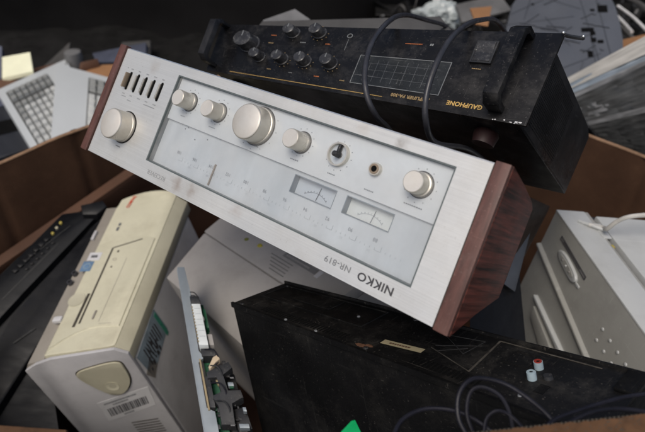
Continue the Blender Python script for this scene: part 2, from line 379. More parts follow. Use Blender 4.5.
# ---------------------------------------------------------------- the cardboard box the things lie in
RIM = .92
KX, KY = .004, 1.485
card = thing('cardboard_box', 'big damp brown cardboard box holding all the discarded electronics', 'box', (0, .7, 0))
def wall_frame(ax, ay, bx, by):
    """local x along the wall, y height, z towards the inside"""
    d = Vector((bx-ax, by-ay, 0)); Lw = d.length; d.normalize(); n = Vector((-d.y, d.x, 0))
    c = Vector((.0, .7, 0))
    if (c - Vector((ax, ay, 0))).dot(n) < 0: n = -n
    class Wf:
        L = Lw
        def __call__(s, p): return Vector((ax, ay, 0)) + d*p[0] + Vector((0, 0, 1))*p[1] + n*p[2]
    return Wf()
def wavy(fr, L, z0, h, t, seed, y0=0.0, creases=()):
    def mkside(zz):
        def f(u, v):
            x = u*L; y = y0 + v*(h-y0)
            z = zz + .012*noise.noise(Vector((x*2.2, y*1.5, seed))) + .003*noise.noise(Vector((x*9, y*6, seed+4)))
            for cx in creases: z -= .006*math.exp(-((x-cx-(y*.02))/.008)**2)
            yy = y + (v > .999)*.006*noise.noise(Vector((x*9, seed, 2)))
            return Vector((x, yy, z))
        return f
    b = B(); nu, nv = 150, 24
    fi, fo = mkside(z0), mkside(z0 - t)
    V = [[(b.bm.verts.new(fi(i/nu, j/nv)), b.bm.verts.new(fo(i/nu, j/nv))) for j in range(nv+1)] for i in range(nu+1)]
    for i in range(nu):
        for j in range(nv):
            for s_ in (0, 1): b.bm.faces.new((V[i][j][s_], V[i+1][j][s_], V[i+1][j+1][s_], V[i][j+1][s_]))
        b.bm.faces.new((V[i][nv][0], V[i+1][nv][0], V[i+1][nv][1], V[i][nv][1]))
        b.bm.faces.new((V[i][0][0], V[i+1][0][0], V[i+1][0][1], V[i][0][1]))
    for i in (0, nu):
        for j in range(nv): b.bm.faces.new((V[i][j][0], V[i][j+1][0], V[i][j+1][1], V[i][j][1]))
    return b
def rim_strip(fr, L, z0, h, t, seed):
    b = B(); nu = 150; rows = []
    for i in range(nu+1):
        x = i/nu*L
        z = z0 + .012*noise.noise(Vector((x*2.2, h*1.5, seed))) + .003*noise.noise(Vector((x*9, h*6, seed+4)))
        yy = h + .006*noise.noise(Vector((x*9, seed, 2)))
        rows.append([b.bm.verts.new((x, yy + dy, z + dz)) for dy, dz in ((-.0005, .0006), (.0012, .0002), (.0012, -t - .0002), (-.0005, -t - .0006))])
    for i in range(nu):
        for k in range(4): b.bm.faces.new((rows[i][k], rows[i+1][k], rows[i+1][(k+1) % 4], rows[i][(k+1) % 4]))
    b.bm.faces.new(rows[0]); b.bm.faces.new(rows[-1][::-1])
    return b
corners = [(KX, KY), (-.774, .707), (.004, -.072), (.782, .707)]
wl = wall_frame(*corners[0], *corners[1]); wr = wall_frame(*corners[0], *corners[3])
w2 = wall_frame(*corners[1], *corners[2]); w3 = wall_frame(*corners[3], *corners[2])
for k, (fr, cr) in enumerate(((wl, (.49, .66, .83, .98)), (wr, (.5, .8)), (w2, ()), (w3, ()))):
    wo = wavy(fr, fr.L, 0, RIM, .007, 3.1*k + .7, creases=cr).build('wall', M['card'], card, fr, 60)
    rim_strip(fr, fr.L, 0, RIM, .007, 3.1*k + .7).build('rim_edge', M['cardedge'], wo, fr)
# folded liner half way down the left wall
lb = B().extr([(0, .0), (.012, .004), (.016, .03), (.010, .60), (.022, .660), (.034, .700), (.034, .712), (.012, .716), (.004, .70)], 0, .0, 1.05)
for v in lb.bm.verts: v.co = Vector((v.co.x, v.co.z + (.084 - .22*(v.co.x - .61) if v.co.z > .5 else 0), v.co.y))
lb.build('liner', M['cardlip'], card, wl, 20)
B().box(.0, 1.08, 0, 1.08, -.004, .012).build('base', M['card'], card, type('Q', (), {'__call__': lambda s, p: Vector((corners[0][0], corners[0][1], 0)) + Vector((-.7071, -.7071, 0))*p[0] + Vector((.7071, -.7071, 0))*p[1] + Vector((0, 0, 1))*(p[2]+.012)})())

# ---------------------------------------------------------------- the receiver (upside down)
REC = Frame(at(128, 48.5, .717), at(494, 164, .45), at(432, 327, .462), at(88, 150, .728), .48, .133, (.546, .573, -.611))
rec = thing('stereo_receiver', 'upside-down silver stereo receiver with knobs, meters, glass dial window and rosewood cheeks', 'receiver', REC((.24, .133, -.2)))
WX0, WX1, WY0, WY1 = .1048, .4526, .0108, .1130
panel = B().holed((0, .48, 0, .133), (WX0, WX1, WY0, WY1), -.006, 0).build('front_panel', M['silver'], rec, REC)
B().box(0.0, .48, -.0011, -.0001, -.006, -.0006).build('panel_edge', M['chrome'], panel, REC)
# window surround
ws = B().holed((WX0, WX1, WY0, WY1), (WX0+.0014, WX1-.0014, WY0+.0014, WY1-.0014), -.013, -.0004)
ws.build('window_frame', M['teal'], rec, REC)
# upper strip carrying the knobs (proud), lower dial plate
B().box(WX0+.0014, WX1-.0014, WY0+.0014, .0600, -.014, -.0050, .0006).build('knob_strip', M['white'], rec, REC)
x0, x1 = WX0+.0014, WX1-.0014; y0, y1 = .0600, WY1-.0014
m1 = (.3005, .3510, .0640, .0818); m2 = (.3625, .4128, .0640, .0806)
dp = B()
for q in ((x0, x1, y0, .0640), (x0, m1[0], .0640, .0818), (m1[1], m2[0], .0640, .0818), (m2[1], x1, .0640, .0818), (m2[0], m2[1], .0806, .0818), (x0, x1, .0818, y1)):
    dp.box(*q, -.016, -.0085)
dial = dp.build('dial_plate', M['dialgrey'], rec, REC)
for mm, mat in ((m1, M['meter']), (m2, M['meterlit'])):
    mt = B().box(mm[0]-.001, mm[1]+.001, mm[2]-.001, mm[3]+.001, -.0185, -.0160).build('meter', mat, rec, REC)
    B().holed((mm[0], mm[1], mm[2], mm[3]), (mm[0]+.0007, mm[1]-.0004, mm[2]+.0007, mm[3]-.0004), -.0160, -.0078).build('meter_rim', M['meterside'], mt, REC)
    cx = (mm[0]+mm[1])/2; cy = mm[3] + .010 if False else mm[3]+.012
    sc = B().ring(cx, mm[3]+.014, .0215, .0219, -.0159, -.0157, 30, R(232), R(308))
    for k in range(9):
        a = R(235 + k*8.7); r0, r1 = .0222, .0232
        p0 = (cx + r0*math.cos(a), mm[3]+.014 + r0*math.sin(a)); p1 = (cx + r1*math.cos(a), mm[3]+.014 + r1*math.sin(a))
        sc.box(min(p0[0], p1[0])-.0002, max(p0[0], p1[0])+.0002, min(p0[1], p1[1]), max(p0[1], p1[1]), -.0159, -.0157)
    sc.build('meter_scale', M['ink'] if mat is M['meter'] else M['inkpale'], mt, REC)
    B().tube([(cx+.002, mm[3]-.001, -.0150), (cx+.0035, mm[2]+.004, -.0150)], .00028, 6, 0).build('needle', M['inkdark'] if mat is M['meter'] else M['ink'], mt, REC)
# dial scale : numerals, ticks, boxes
nums = ['108', '106', '104', '102', '100', '98', '96', '94', '92', '90', '88']
for k, t in enumerate(nums):
    x = .142 + k*.0262
    text(t, .0047, REC, x, .0905 + .0005*(k % 2), -.0083, M['inknum'], dial, 'numeral', bold=.00008)
am = ['160', '140', '120', '100', '80', '70', '60', '55', '54']
for k, t in enumerate(am): text(t, .0034, REC, .165 + k*.0295, .1010, -.0083, M['inkfaint'], dial, 'numeral')
tk = B()
for k in range(11):
    x = .150 + k*.0262
    tk.box(x, x+.0003, .094, .0985, -.0085, -.0083); tk.box(x-.006, x+.0, .0985, .0988, -.0085, -.0083)
    for j in range(1, 5): tk.box(x+j*.005, x+j*.005+.0002, .0968, .0985, -.0085, -.0083)
tk.build('tick_marks', M['inkpale'], dial, REC)
B().box(.1995, .2010, .0865, .1095, -.0082, -.0068).build('dial_pointer', M['amber'], rec, REC)
for x, y in ((.137, .064), (.157, .071), (.141, .0615), (.175, .066)): B().lathe(x, y, [(.0007, -.0084), (.0007, -.0080)], 10).build('indicator', M['ink'], dial, REC)
B().grid(lambda u, v: Vector((x0+(x1-x0)*u, WY0+.0014+(WY1-WY0-.0028)*v, -.0026)), 2, 2).build('window_glass', glass('dial_glass', dusty=.12), rec, REC)
# knobs
def knob(x, y, r, h, z0=-.005, skirt=None, nm='knob'):
    skirt = skirt or r*1.06
    k = B().lathe(x, y, [(skirt, z0), (skirt, z0+.0035), (r*1.0, z0+.004), (r, z0+h-.0012), (r*.97, z0+h-.0003), (r*.93, z0+h)], 72, (z0+.0045, z0+h-.0015), r*.008).build(nm, M['knob'], rec, REC, 25)
    B().lathe(x, y, [(r*.93, z0+h), (r*.90, z0+h+.0003)], 48).build('knob_face', M['knobface'], k, REC)
    B().ring(x, y, skirt+.0002, skirt+.0012, z0, z0+.0005, 40).build('knob_gap', M['hole'], k, REC)
knob(.0497, .0888, .0178, .0200, 0, .0185)
knob(.1330, .0349, .0090, .0190); knob(.1803, .0350, .0090, .0190)
knob(.2390, .0338, .0180, .0200, -.005, .0190)
knob(.2965, .0345, .0092, .0190); knob(.4270, .0335, .0092, .0160, -.005, .0104)
# knob that has lost its cap
lk = B().ring(.3415, .0332, .0094, .0108, -.005, -.0005, 48).build('capless_knob', M['knob'], rec, REC)
B().lathe(.3415, .0332, [(.0094, -.0049), (.0094, -.0042)], 40).build('knob_seat', M['meter'], lk, REC)
B().lathe(.3420, .0336, [(.0030, -.0042), (.0026, .0050), (.0014, .0062)], 16).build('shaft', M['darkclip'], lk, REC)
B().box(.3405, .3432, .0240, .0330, -.0042, .0008, .0004).build('shaft_tab', M['darkclip'], lk, REC)
# jack socket
jk = B().ring(.3827, .0344, .0036, .0056, -.005, -.0005, 36).build('headphone_jack', M['knob'], rec, REC)
B().ring(.3827, .0344, .0028, .0044, -.005, .0002, 30).build('jack_collar', M['amber'], jk, REC)
B().lathe(.3827, .0344, [(.0029, -.0049), (.0029, -.0005)], 24).build('jack_hole', M['hole'], jk, REC)
# lever switches
def capsule(x, y, w, h, z0, z1):
    pts = []
    for i in range(9): a = math.pi*i/8; pts.append((x + w*math.cos(a), y + h + w*math.sin(a)))
    for i in range(9): a = math.pi + math.pi*i/8; pts.append((x + w*math.cos(a), y - h + w*math.sin(a)))
    return pts
for k, x in enumerate((.0245, .0395, .0545, .0695, .0845)):
    sl_ = B().prism(capsule(x, .0362, .0021, .0092, 0, 0), -.0055, .0003).build('switch_slot', M['hole'], rec, REC)
    B().ring(x, .0362, .0, .0, 0, 0, 3).bm.free()
    B().box(x-.0032, x-.0012, .0272, .0452, .0002, .0024 if k else .006, .0004).build('lever', M['knob'] if k else M['amber'], sl_, REC)
# print on the panel
tx = M['ink']
text('NIKKO', .0098, REC, .4226, .1222, .0003, M['inkdark'], rec, bold=.0002, ax=1.12)
text('NR-819', .0078, REC, .3830, .1216, .0003, M['ink'], rec, ax=1.1)
text('RECEIVER', .0068, REC, .1300, .1232, .0003, M['inkpale'], rec, bold=.00005, ax=1.05)
def dashes(fr, x, y, z, n, w, mat, parent, h=.0011, gap=.0006):
    b = B(); xx = x
    for k in range(n):
        ww = w*random.uniform(.6, 1.3); b.box(xx, xx+ww, y, y+h, z, z+.0002); xx += ww+gap
    return b.build('small_print', mat, parent, fr)
for x in (.0245, .0395, .0545, .0695, .0845): dashes(REC, x-.003, .0212, .0002, 3, .0012, M['inkpale'], rec); dashes(REC, x-.003, .0515, .0002, 3, .0013, M['inkpale'], rec)
dashes(REC, .022, .0545, .0002, 5, .0014, M['inkpale'], rec); dashes(REC, .066, .0553, .0002, 10, .0016, M['inkpale'], rec); dashes(REC, .035, .0575, .0002, 4, .0013, M['inkpale'], rec)
dashes(REC, .0465, .112, .0002, 4, .0018, M['ink'], rec); dashes(REC, .0150, .045, .0002, 1, .002, M['inkpale'], rec); dashes(REC, .0140, .021, .0002, 1, .002, M['inkpale'], rec)
for x, n_ in ((.126, 4), (.173, 5), (.236, 6), (.2905, 5), (.336, 5), (.378, 6), (.418, 9)):
    dashes(REC, x, .0515 if n_ != 6 else .0530, -.0048, n_, .0014, M['ink'] if x > .23 else M['inkpale'], rec)
for cx, r in ((.133, .0135), (.1803, .0135), (.239, .0235), (.2965, .0135), (.3415, .0135), (.427, .0145)):
    b = B()
    for k in range(11):
        a = R(120 + 30*k); x = cx + r*math.cos(a+R(90)); y = .0343 + r*math.sin(a+R(90))
        b.box(x-.0004, x+.0004, y-.0004, y+.0004, -.005, -.0047)
    b.build('knob_marks', M['ink'], rec, REC)
# cheeks and cabinet
for (a, b_) in ((-.0135, -.0008), (.4812, .4945)):
    ck = B().extr([(-.0030, -.0030), (.0050, -.042), (.0130, -.0760), (.0190, -.0860), (.1010, -.0860), (.1160, -.042), (.1345, -.0030)], 0, a, b_, .0006).build('wood_cheek', M['wood'], rec, REC, 12)
    B().box(a+.0004, b_-.0004, -.0030, .1340, -.0030, .0025, .0008).build('cheek_front', M['woodedge'], ck, REC)
cb = B().extr([(.003, -.0188), (.024, -.085), (.036, -.14), (.085, -.14), (.098, -.085), (.130, -.0188)], 0, 0, .455).build('metal_cabinet', M['unitblack'], rec, REC)
for x in (.05, .43):
    B().lathe(0, 0, [(.010, 0), (.012, .008)], 20).build('foot', M['black'], rec, type('Q', (), {'__call__': lambda s, p, x=x: REC((x + p[0], .012 - p[2]*1.0, -.060 + p[1]))})())

# ---------------------------------------------------------------- the power amplifier (upside down, behind)
MIX = Frame(at(222, 24, .86), at(565, 33, .60), at(526, 126, .575), at(206, 70, .815), .469, .108, (.52, .48, -.70))
amp = thing('power_amplifier', 'scratched black power amplifier with rack handles and gold lettering, upside down behind the receiver', 'amplifier', MIX((.235, .108, -.2)))
B().box(0, .469, 0, .108, -.004, 0, .0008).build('front_panel', M['ampblack'], amp, MIX)
ch = B().extr([(.004, -.004), (.104, -.004), (.104, -.245), (.012, -.262), (.004, -.240)], 0, .016, .456, .002).build('chassis', M['ampside'], amp, MIX)
vb = B()
for i in range(40):
    for j in range(26): vb.box(.4555, .4563, .016 + j*.0030, .0172 + j*.0030, -.016 - i*.0034, -.0148 - i*.0034)
vb.build('vent_holes', M['hole'], ch, MIX)['kind'] = 'stuff'
B().box(.012, .460, .1035, .1070, -.22, -.004, .001).build('bottom_cover', M['ampblack'], amp, MIX)
for x, r in ((.4335, .0080), (.012, .0060)):
    pts = [(.003, 0), (.003, .018), (.012, .028), (.090, .028), (.099, .018), (.099, 0), (.092, 0), (.092, .016), (.088, .021), (.015, .021), (.010, .016), (.010, 0)]
    hd = B().extr(pts, 0, x-r, x+r, .0012).build('rack_handle', M['ampblack'] if x > .1 else M['ampside'], amp, MIX, 30)
B().holed((.2474, .3655, .0455, .0900), (.2482, .3647, .0463, .0892), 0, .0006).build('display_border', M['greyline'], amp, MIX)
dsp = B().box(.2482, .3647, .0463, .0892, 0, .0003).build('display', M['screen'], amp, MIX)
b = B()
for k in range(7): b.box(.262+k*.013, .2622+k*.013, .052, .084, .0003, .0005)
for k in range(3): b.box(.256, .356, .057+k*.010, .0572+k*.010, .0003, .0005)
b.build('display_grid', M['ink'], dsp, MIX)
B().box(.0476, .2983, .1022, .1029, 0, .0006).build('trim_line', M['gold'], amp, MIX)
text('GAUPHONE', .0072, MIX, .3985, .0965, .0006, M['gold'], amp, bold=.00025)
text('AMPLIFIER PA-300', .0060, MIX, .3330, .0975, .0006, M['golddim'], amp, bold=.0002)
dashes(MIX, .300, .0225, .0002, 12, .0014, M['orange_ink'], amp, .0012); dashes(MIX, .331, .0215, .0002, 2, .002, M['greyline'], amp, .003)
def aknob(x, y, r, h):
    k = B().lathe(x, y, [(r*1.1, 0), (r*1.1, .002), (r, .0025), (r*.92, h), (r*.8, h+.0008)], 24, (.003, h-.001), r*.03).build('knob', M['ampknob'], amp, MIX, 25)
    B().box(x-.0006, x+.0006, y-r*.85, y-r*.2, h+.0006, h+.0013).build('pointer', M['greyline'], k, MIX)
aknob(.066, .042, .0165, .018)
for x, y in ((.134, .0150), (.1755, .0130), (.092, .0665), (.132, .0665), (.1695, .0655), (.210, .0645)): aknob(x, y, .0098, .014)
for k, (x, y) in enumerate(((.098, .020), (.098, .036), (.150, .031), (.190, .031), (.112, .086), (.150, .087), (.192, .087), (.232, .088))):
    dashes(MIX, x, y, .0002, 4, .0016, (M['orange_ink'], M['golddim'], M['greyline'])[k % 3], amp, .0014)
for cx, cy in ((.132, .0665), (.1695, .0655), (.210, .0645), (.1755, .0130)):
    b = B()
    for k in range(10):
        a = R(30*k); b.box(cx+.013*math.cos(a)-.0005, cx+.013*math.cos(a)+.0005, cy+.013*math.sin(a)-.0005, cy+.013*math.sin(a)+.0005, 0, .0003)
    b.build('knob_marks', M['golddim'], amp, MIX)
B().ring(.2215, .0155, .003, .0038, 0, .001, 20).build('indicator_ring', M['greyline'], amp, MIX)
B().box(.2210, .2214, .021, .040, 0, .0003).build('marking', M['greyline'], amp, MIX)
sw = B().holed((.3850, .4085, .0150, .0440), (.3870, .4065, .0170, .0420), 0, .003).build('rocker_switch', M['darkclip'], amp, MIX)
B().extr([(.0172, 0), (.0172, .005), (.030, .0022), (.0418, .0035), (.0418, 0)], 0, .3872, .4063, .0004).build('rocker', M['ampknob'], sw, MIX)
dashes(MIX, .390, .0505, .0002, 5, .0015, M['golddim'], amp, .0012)
# dark bent bracket with two added glints at the corner, foot at the bottom
bk = B().tube([(.468, .002, .0), (.472, -.003, -.012), (.480, -.0085, -.024)], .0022, 8).build('bent_bracket', M['darkclip'], amp, MIX)
for p in ((.4685, .001, .003), (.4800, -.0095, -.021)):
    B().blob(p, (.0018, .0018, .0018), .1, 1, 2).build('screw', M['chrome'], bk, MIX)  # chrome beads put in as the bracket's two highlights
for x in (.03, .415):
    B().lathe(0, 0, [(.012, 0), (.014, .004), (.012, .016), (.008, .017)], 24).build('rubber_foot', M['footred'] if x > .1 else M['black'], amp, type('Q', (), {'__call__': lambda s, p, x=x: MIX((x + p[0], .107 + p[2], -.040 + p[1]))})())
random.seed(41)
for k in range(9):
    x = random.uniform(.432, .468); y = random.uniform(.1050, .1078)
    B().blob((x, y, .0002), (random.uniform(.0006, .0022), random.uniform(.0003, .0007), .0004), .6, 3, 2, k).build('paint_chip', M['palescrap'], amp, MIX)
# cable thrown over the amplifier
cbl = B().tube([at(500, 175, .74), at(470, 150, .66), at(436, 143, .60), at(426, 122, .56), at(427, 92, .555), at(440, 56, .565), at(458, 31, .61), at(480, 20, .70), at(500, 24, .86), at(520, 60, 1.0)], .0030, 12).build('power_cable', M['cable'])
tag(cbl, 'dark cable loop nearer the gold lettering, hanging over the black amplifier front', 'cable', 'cables over the amplifier')
cbl2 = B().tube([at(400, 175, .72), at(392, 135, .66), at(377, 117, .61), at(367, 96, .60), at(365, 70, .61), at(372, 43, .635), at(388, 22, .68), at(404, 15, .75), at(426, 20, .84), at(450, 30, .95), at(460, 60, 1.05)], .0030, 12).build('power_cable', M['cable'])
tag(cbl2, 'dark cable loop crossing the left part of the amplifier display', 'cable', 'cables over the amplifier')
# dull lid lying behind the amplifier
ld = Frame(at(262, 21, 1.05), at(440, 16, .98), at(460, 40, .93), at(250, 36, .98), .3, .05, (.3, .5, -.8))
lid = B().box(0, .3, 0, .05, -.01, 0, .002).build('flat_tray', M['lidgrey'], None, ld); tag(lid, 'dull grey metal lid sticking up behind the black amplifier', 'lid')
tr = B().prism([(0, 0), (.058, -.018), (.085, -.0015), (.085, .005), (0, .005)], -.006, 0).build('bent_sheet', M['scrapgrey'], None, Frame(at(263, 20, 1.12), at(363, 20, 1.1), at(363, 60, 1.05), at(263, 60, 1.05), .18, .06, (.3, .5, -.8))); tag(tr, 'pale triangular sheet corner above the amplifier\'s left knobs', 'sheet metal')

# ---------------------------------------------------------------- desktop computer, front facing up
PC = Frame(at(105, 200, 1.19), at(188, 203, 1.157), at(131, 350, .873), at(18, 368, .906), .187, .385, (.217, .03, -.976))
pc = thing('desktop_computer', 'yellowed beige desktop computer with its drive bezel facing up, left of the bracket', 'computer', PC((.09, .18, -.4)))
arc = [(.035 + .122*t, -.036*math.sin(math.pi*min(1, t*1.0))**.8 if 0 < t < 1 else 0.0) for t in [i/14 for i in range(15)]]
arc = [(.036, .024)] + [(.038 + .119*(i/14), .012 - .050*math.sin(R(18 + 100*i/14))) for i in range(15)]
out = arc + [(.157, .372), (.148, .3735), (.036, .3735)]
topo = [(x*.985 + .0018, y*.985 + .003) for x, y in out]
bez = B().prism(out, -.030, .002, .0018, topo).build('front_bezel', M['beige'], pc, PC, 30)
# sloping right edge
B().extr([(.1572, .0015), (.1750, -.013), (.1750, -.032), (.1572, -.032)], 1, -.020, .3740, .0008).build('bezel_slope', M['beigeedge'], pc, PC)
# left strip
B().extr([(.0, -.016), (.006, -.008), (.0358, -.0035), (.0358, -.032), (.0, -.032)], 1, .016, .3740, .0008).build('bezel_strip', M['beigedark'], pc, PC)
# raised drive face: second arched plate with floppy mouth
arc2 = [(.040 + .110*(i/12), .136 - .022*math.sin(R(10 + 160*i/12)) - .02*(i/12)) for i in range(13)]
B().prism(arc2 + [(.151, .3320), (.135, .3290), (.115, .3270), (.095, .3290), (.075, .3370), (.058, .3480), (.040, .3640)], .0015, .0042, .0008, [(x*.99 + .0008, y*.99 + .002) for x, y in arc2] + [(.1500, .3290), (.135, .3260), (.115, .3240), (.095, .3260), (.075, .3340), (.058, .3450), (.041, .3610)]).build('drive_cover', M['beige'], bez, PC)
se = B()
def seamline(b, p, q, w=.0012, z=.0043, h=.0002):
    P, Q = Vector((*p, z)), Vector((*q, z)); d = (Q-P).normalized(); n_ = Vector((-d.y, d.x, 0))*w/2
    vs_ = [P+n_, P-n_, Q-n_, Q+n_]; a = [b.bm.verts.new(v) for v in vs_]; c_ = [b.bm.verts.new(v + Vector((0, 0, h))) for v in vs_]
    b.bm.faces.new(a); b.bm.faces.new(c_[::-1])
    for i in range(4): b.bm.faces.new((a[i], a[(i+1) % 4], c_[(i+1) % 4], c_[i]))
seamline(se, (.1255, .1155), (.0728, .1390), .0026); seamline(se, (.0728, .1390), (.0760, .3160), .0036)
se.build('drive_seam', M['seam'], bez, PC)
se = B(); seamline(se, (.110, .166), (.110, .316), .0007); seamline(se, (.134, .322), (.112, .321), .0006); se.build('fine_seam', M['beigedark'], bez, PC)
B().box(.0655, .0705, .250, .322, .0042, .0048, .0003).build('drive_slot', M['seam'], bez, PC)
B().box(.0852, .0885, .146, .151, .0043, .0048).build('eject_hole', M['seam'], bez, PC); B().box(.0860, .0885, .186, .190, .0043, .0048).build('led_window', M['seam'], bez, PC)
B().ring(.0870, .169, .003, .0036, .0043, .0047, 20).build('ring_mark', M['beigedark'], bez, PC)
B().box(.0955, .0990, .291, .310, .0043, .0060, .0008).build('door_catch', M['beigedark'], bez, PC)
B().lathe(.050, .262, [(.0150, .0042), (.0150, .0050), (.0125, .0044), (.0120, .0043)], 40).build('power_button_rim', M['beigeedge'], bez, PC)
B().box(.024, .040, .296, .307, -.001, .007, .003).build('power_button', M['paper'], bez, PC)
st = B().box(.031, .056, .150, .170, .0043, .0046).build('sticker', M['paper'], bez, PC); dashes(PC, .037, .157, .0046, 4, .0026, M['inkdark'], st, .006)
st = B().box(.027, .048, .172, .196, .0043, .0046).build('sticker', M['blue'], bez, PC); B().ring(.0375, .184, .0055, .0070, .0046, .0048, 24).build('sticker_ring', M['bluepale'], st, PC)
for y in (.193, .214):
    B().ring(.0135, y, .0035, .0050, -.006, .0002, 20).build('audio_socket', M['foil'], bez, PC)
B().box(.0105, .0160, .085, .108, -.006, -.0015, .0008).build('badge_strip', M['pcwhite'], bez, PC)
text('COMPAQ', .0098, PC, .0640, .0060, .0032, M['red'], bez, flip=False, rot=R(82), bold=.0003, ax=.85)
dashes(PC, .0600, .0690, .0030, 2, .0020, M['ink'], bez, .008); dashes(PC, .0600, .0805, .0030, 2, .0022, M['ink'], bez, .010)
# metal body
body = B().box(.003, .1735, .001, .3700, -.420, -.032, .001).build('case', M['pcmetal'], pc, PC)
B().box(.1735, .1742, .004, .368, -.405, -.036, .0002).build('side_cover', M['pcmetal'], body, PC)
# grey-white end piece with badge
endp = B().extr([(.022, -.006), (.050, .0015), (.1565, .0015), (.1745, -.013), (.1735, -.420), (.000, -.420), (.0, -.016)], 1, .3742, .3800, .0012).build('end_panel', M['pcwhite'], pc, PC)
EY = .3801
def nearp(pts, n0, n1, name, mat, par, bev=0):
    t = B().prism([(x, z) for x, z in pts], n0, n1, bev)
    for v in t.bm.verts: v.co = Vector((v.co.x, EY + v.co.z, v.co.y))
    return t.build(name, mat, par, PC)
def bezier_loop(P, n=7):
    out_ = []; k = len(P)
    for i in range(k):
        p0, p1, p2, p3 = (Vector(P[(i+j-1) % k]) for j in range(4))
        for s_ in range(n):
            t = s_/n; out_.append(tuple(.5*((2*p1) + (p2-p0)*t + (2*p0-5*p1+4*p2-p3)*t*t + (3*p1-p0-3*p2+p3)*t**3)))
    return out_
tri = bezier_loop([(.0745, -.0400), (.112, -.0280), (.1500, -.0265), (.1555, -.0450), (.1500, -.0760), (.1300, -.1000), (.108, -.1030), (.0860, -.0740)])
nearp([( .115+(x-.115)*1.05, -.062+(z+.062)*1.05) for x, z in tri], 0, .0006, 'badge_gap', M['seam'], endp)
bd = nearp(tri, .0004, .0035, 'badge_plate', M['beigeedge'], endp, .0012)
t = B().lathe(.118, -.080, [(.0105, .0034), (.0110, .0042), (.0080, .0036), (.0040, .0034)], 32)
for v in t.bm.verts: v.co = Vector((v.co.x, EY + v.co.z, v.co.y))
t.build('badge_dimple', M['beige'], bd, PC)
lab = nearp([(.0690, -.1220), (.1705, -.0990), (.1630, -.1500), (.0650, -.1760)], 0, .0005, 'barcode_label', M['paper'], endp)
random.seed(11); b = B(); u = .10
def lp(u, v):   # position on the label
    A_, B_, C_, D_ = (Vector(q) for q in ((.0690, -.1220), (.1705, -.0990), (.1630, -.1500), (.0650, -.1760)))
    return A_*(1-u)*(1-v) + B_*u*(1-v) + C_*u*v + D_*(1-u)*v
while u < .88:
    w = random.choice((.012, .02, .03))
    q = [lp(u, .40), lp(u+w, .40), lp(u+w, .80), lp(u, .80)]
    vs_ = [b.bm.verts.new((p.x, EY + .0007, p.y)) for p in q]; b.bm.faces.new(vs_); u += w + random.choice((.012, .02))
b.build('barcode', M['inkdark'], lab, PC, recalc=False)
for rr_, n_, a_ in ((.15, 26, .1), (.28, 14, .25), (.90, 8, .35)):
    b = B(); u = a_
    for k in range(n_):
        w = random.uniform(.010, .028); q = [lp(u, rr_-.035), lp(u+w, rr_-.035), lp(u+w, rr_+.035), lp(u, rr_+.035)]
        b.bm.faces.new([b.bm.verts.new((p.x, EY + .0007, p.y)) for p in q]); u += w+.006
        if u > .93: break
    b.build('label_text', M['ink'], lab, PC, recalc=False)
for k in range(6):
    b = B(); zz = -.190 - k*.0075
    b.box(.100, .150, EY-.0005, EY+.0004, zz-.0011, zz+.0011); b.build('vent_slot', M['seam'], endp, PC)
B().box(.0, .1735, .3738, .3744, -.018, -.0155).build('edge_seam', M['seam'], pc, PC)
# stickers on the metal side
def sidep(pts, name, mat, par, x=.1744):
    b = B(); a = [b.bm.verts.new((x, y, z)) for y, z in pts]; c_ = [b.bm.verts.new((x + .0004, y, z)) for y, z in pts]
    b.bm.faces.new(a); b.bm.faces.new(c_[::-1]); n = len(pts)
    for i in range(n): b.bm.faces.new((a[i], a[(i+1) % n], c_[(i+1) % n], c_[i]))
    return b.build(name, mat, par, PC)
s1 = sidep([(.262, -.034), (.256, -.092), (.360, -.100), (.368, -.038)], 'licence_sticker', M['bluepale'], body, .1744)
sidep([(.264, -.040), (.259, -.098), (.268, -.099), (.273, -.041)], 'sticker_band', M['green'], s1, .1749)
for k in range(9):
    y = .282 + k*.0075; sidep([(y, -.045 - random.random()*.01), (y, -.075 - random.random()*.014), (y+.003, -.075 - random.random()*.012), (y+.003, -.046)], 'sticker_text', M['foil'], s1, .1749)
random.seed(9)
for k in range(14):
    y = random.uniform(.300, .356); z = random.uniform(-.088, -.048); w_, h_ = random.uniform(.002, .010), random.uniform(.002, .009)
    sidep([(y, z), (y+w_*.2, z-h_), (y+w_, z-h_*1.1), (y+w_*.9, z+.001)], 'scuff', M['foil'], s1, .1752)
sidep([(.345, -.070), (.332, -.098), (.358, -.106), (.372, -.078)], 'worn_sticker', M['beigedark'], body, .1744)

# ---------------------------------------------------------------- drive bracket with circuit board
BRK = Frame(at(177, 267, .86), at(190, 267, .855), at(224, 440, .70), at(206, 440, .705), .018, .28, (0, 0, -1))
br = thing('drive_bracket', 'bent zinc drive bracket with white connector and black clips, beside the beige computer', 'bracket', BRK((.01, .14, -.1)))
B().prism([(0, 0), (.010, 0), (.0125, .052), (.0095, .060), (.0085, .150), (.0125, .156), (.0125, .162), (.006, .168), (.006, .236), (.0145, .241), (.0145, .29), (.0, .29)], -.004, 0, .0004).build('bracket_plate', M['steelblue'], br, BRK)
B().box(-.001, .0012, 0, .29, -.09, -.004).build('bracket_flange', M['steelblue'], br, BRK)
B().box(.0075, .0095, .164, .240, -.010, .002).build('rail', M['pin'], br, BRK)
cn = B().box(.0105, .0215, .0750, .1450, -.012, .006, .0006).build('white_connector', M['connector'], br, BRK)
for k in range(12): B().box(.0098, .0112, .080 + k*.0053, .0822 + k*.0053, .0050, .0070).build('pin', M['pin'], cn, BRK)
for k in range(6): B().box(.0130, .0205, .083 + k*.0095, .0834 + k*.0095, .0058, .0062).build('groove', M['steelblue'], cn, BRK)
B().box(.010, .022, .058, .072, -.012, .003, .001).build('top_clip', M['darkclip'], br, BRK)
for y in (.060, .066): B().tube([(.012, y-.01, .002), (.017, y-.006, .005), (.021, y, .002)], .0008, 6).build('loose_wire', M['darkclip'], br, BRK)
B().box(.0120, .0255, .060, .262, -.016, -.0125).build('circuit_board', M['pcb'], br, BRK)
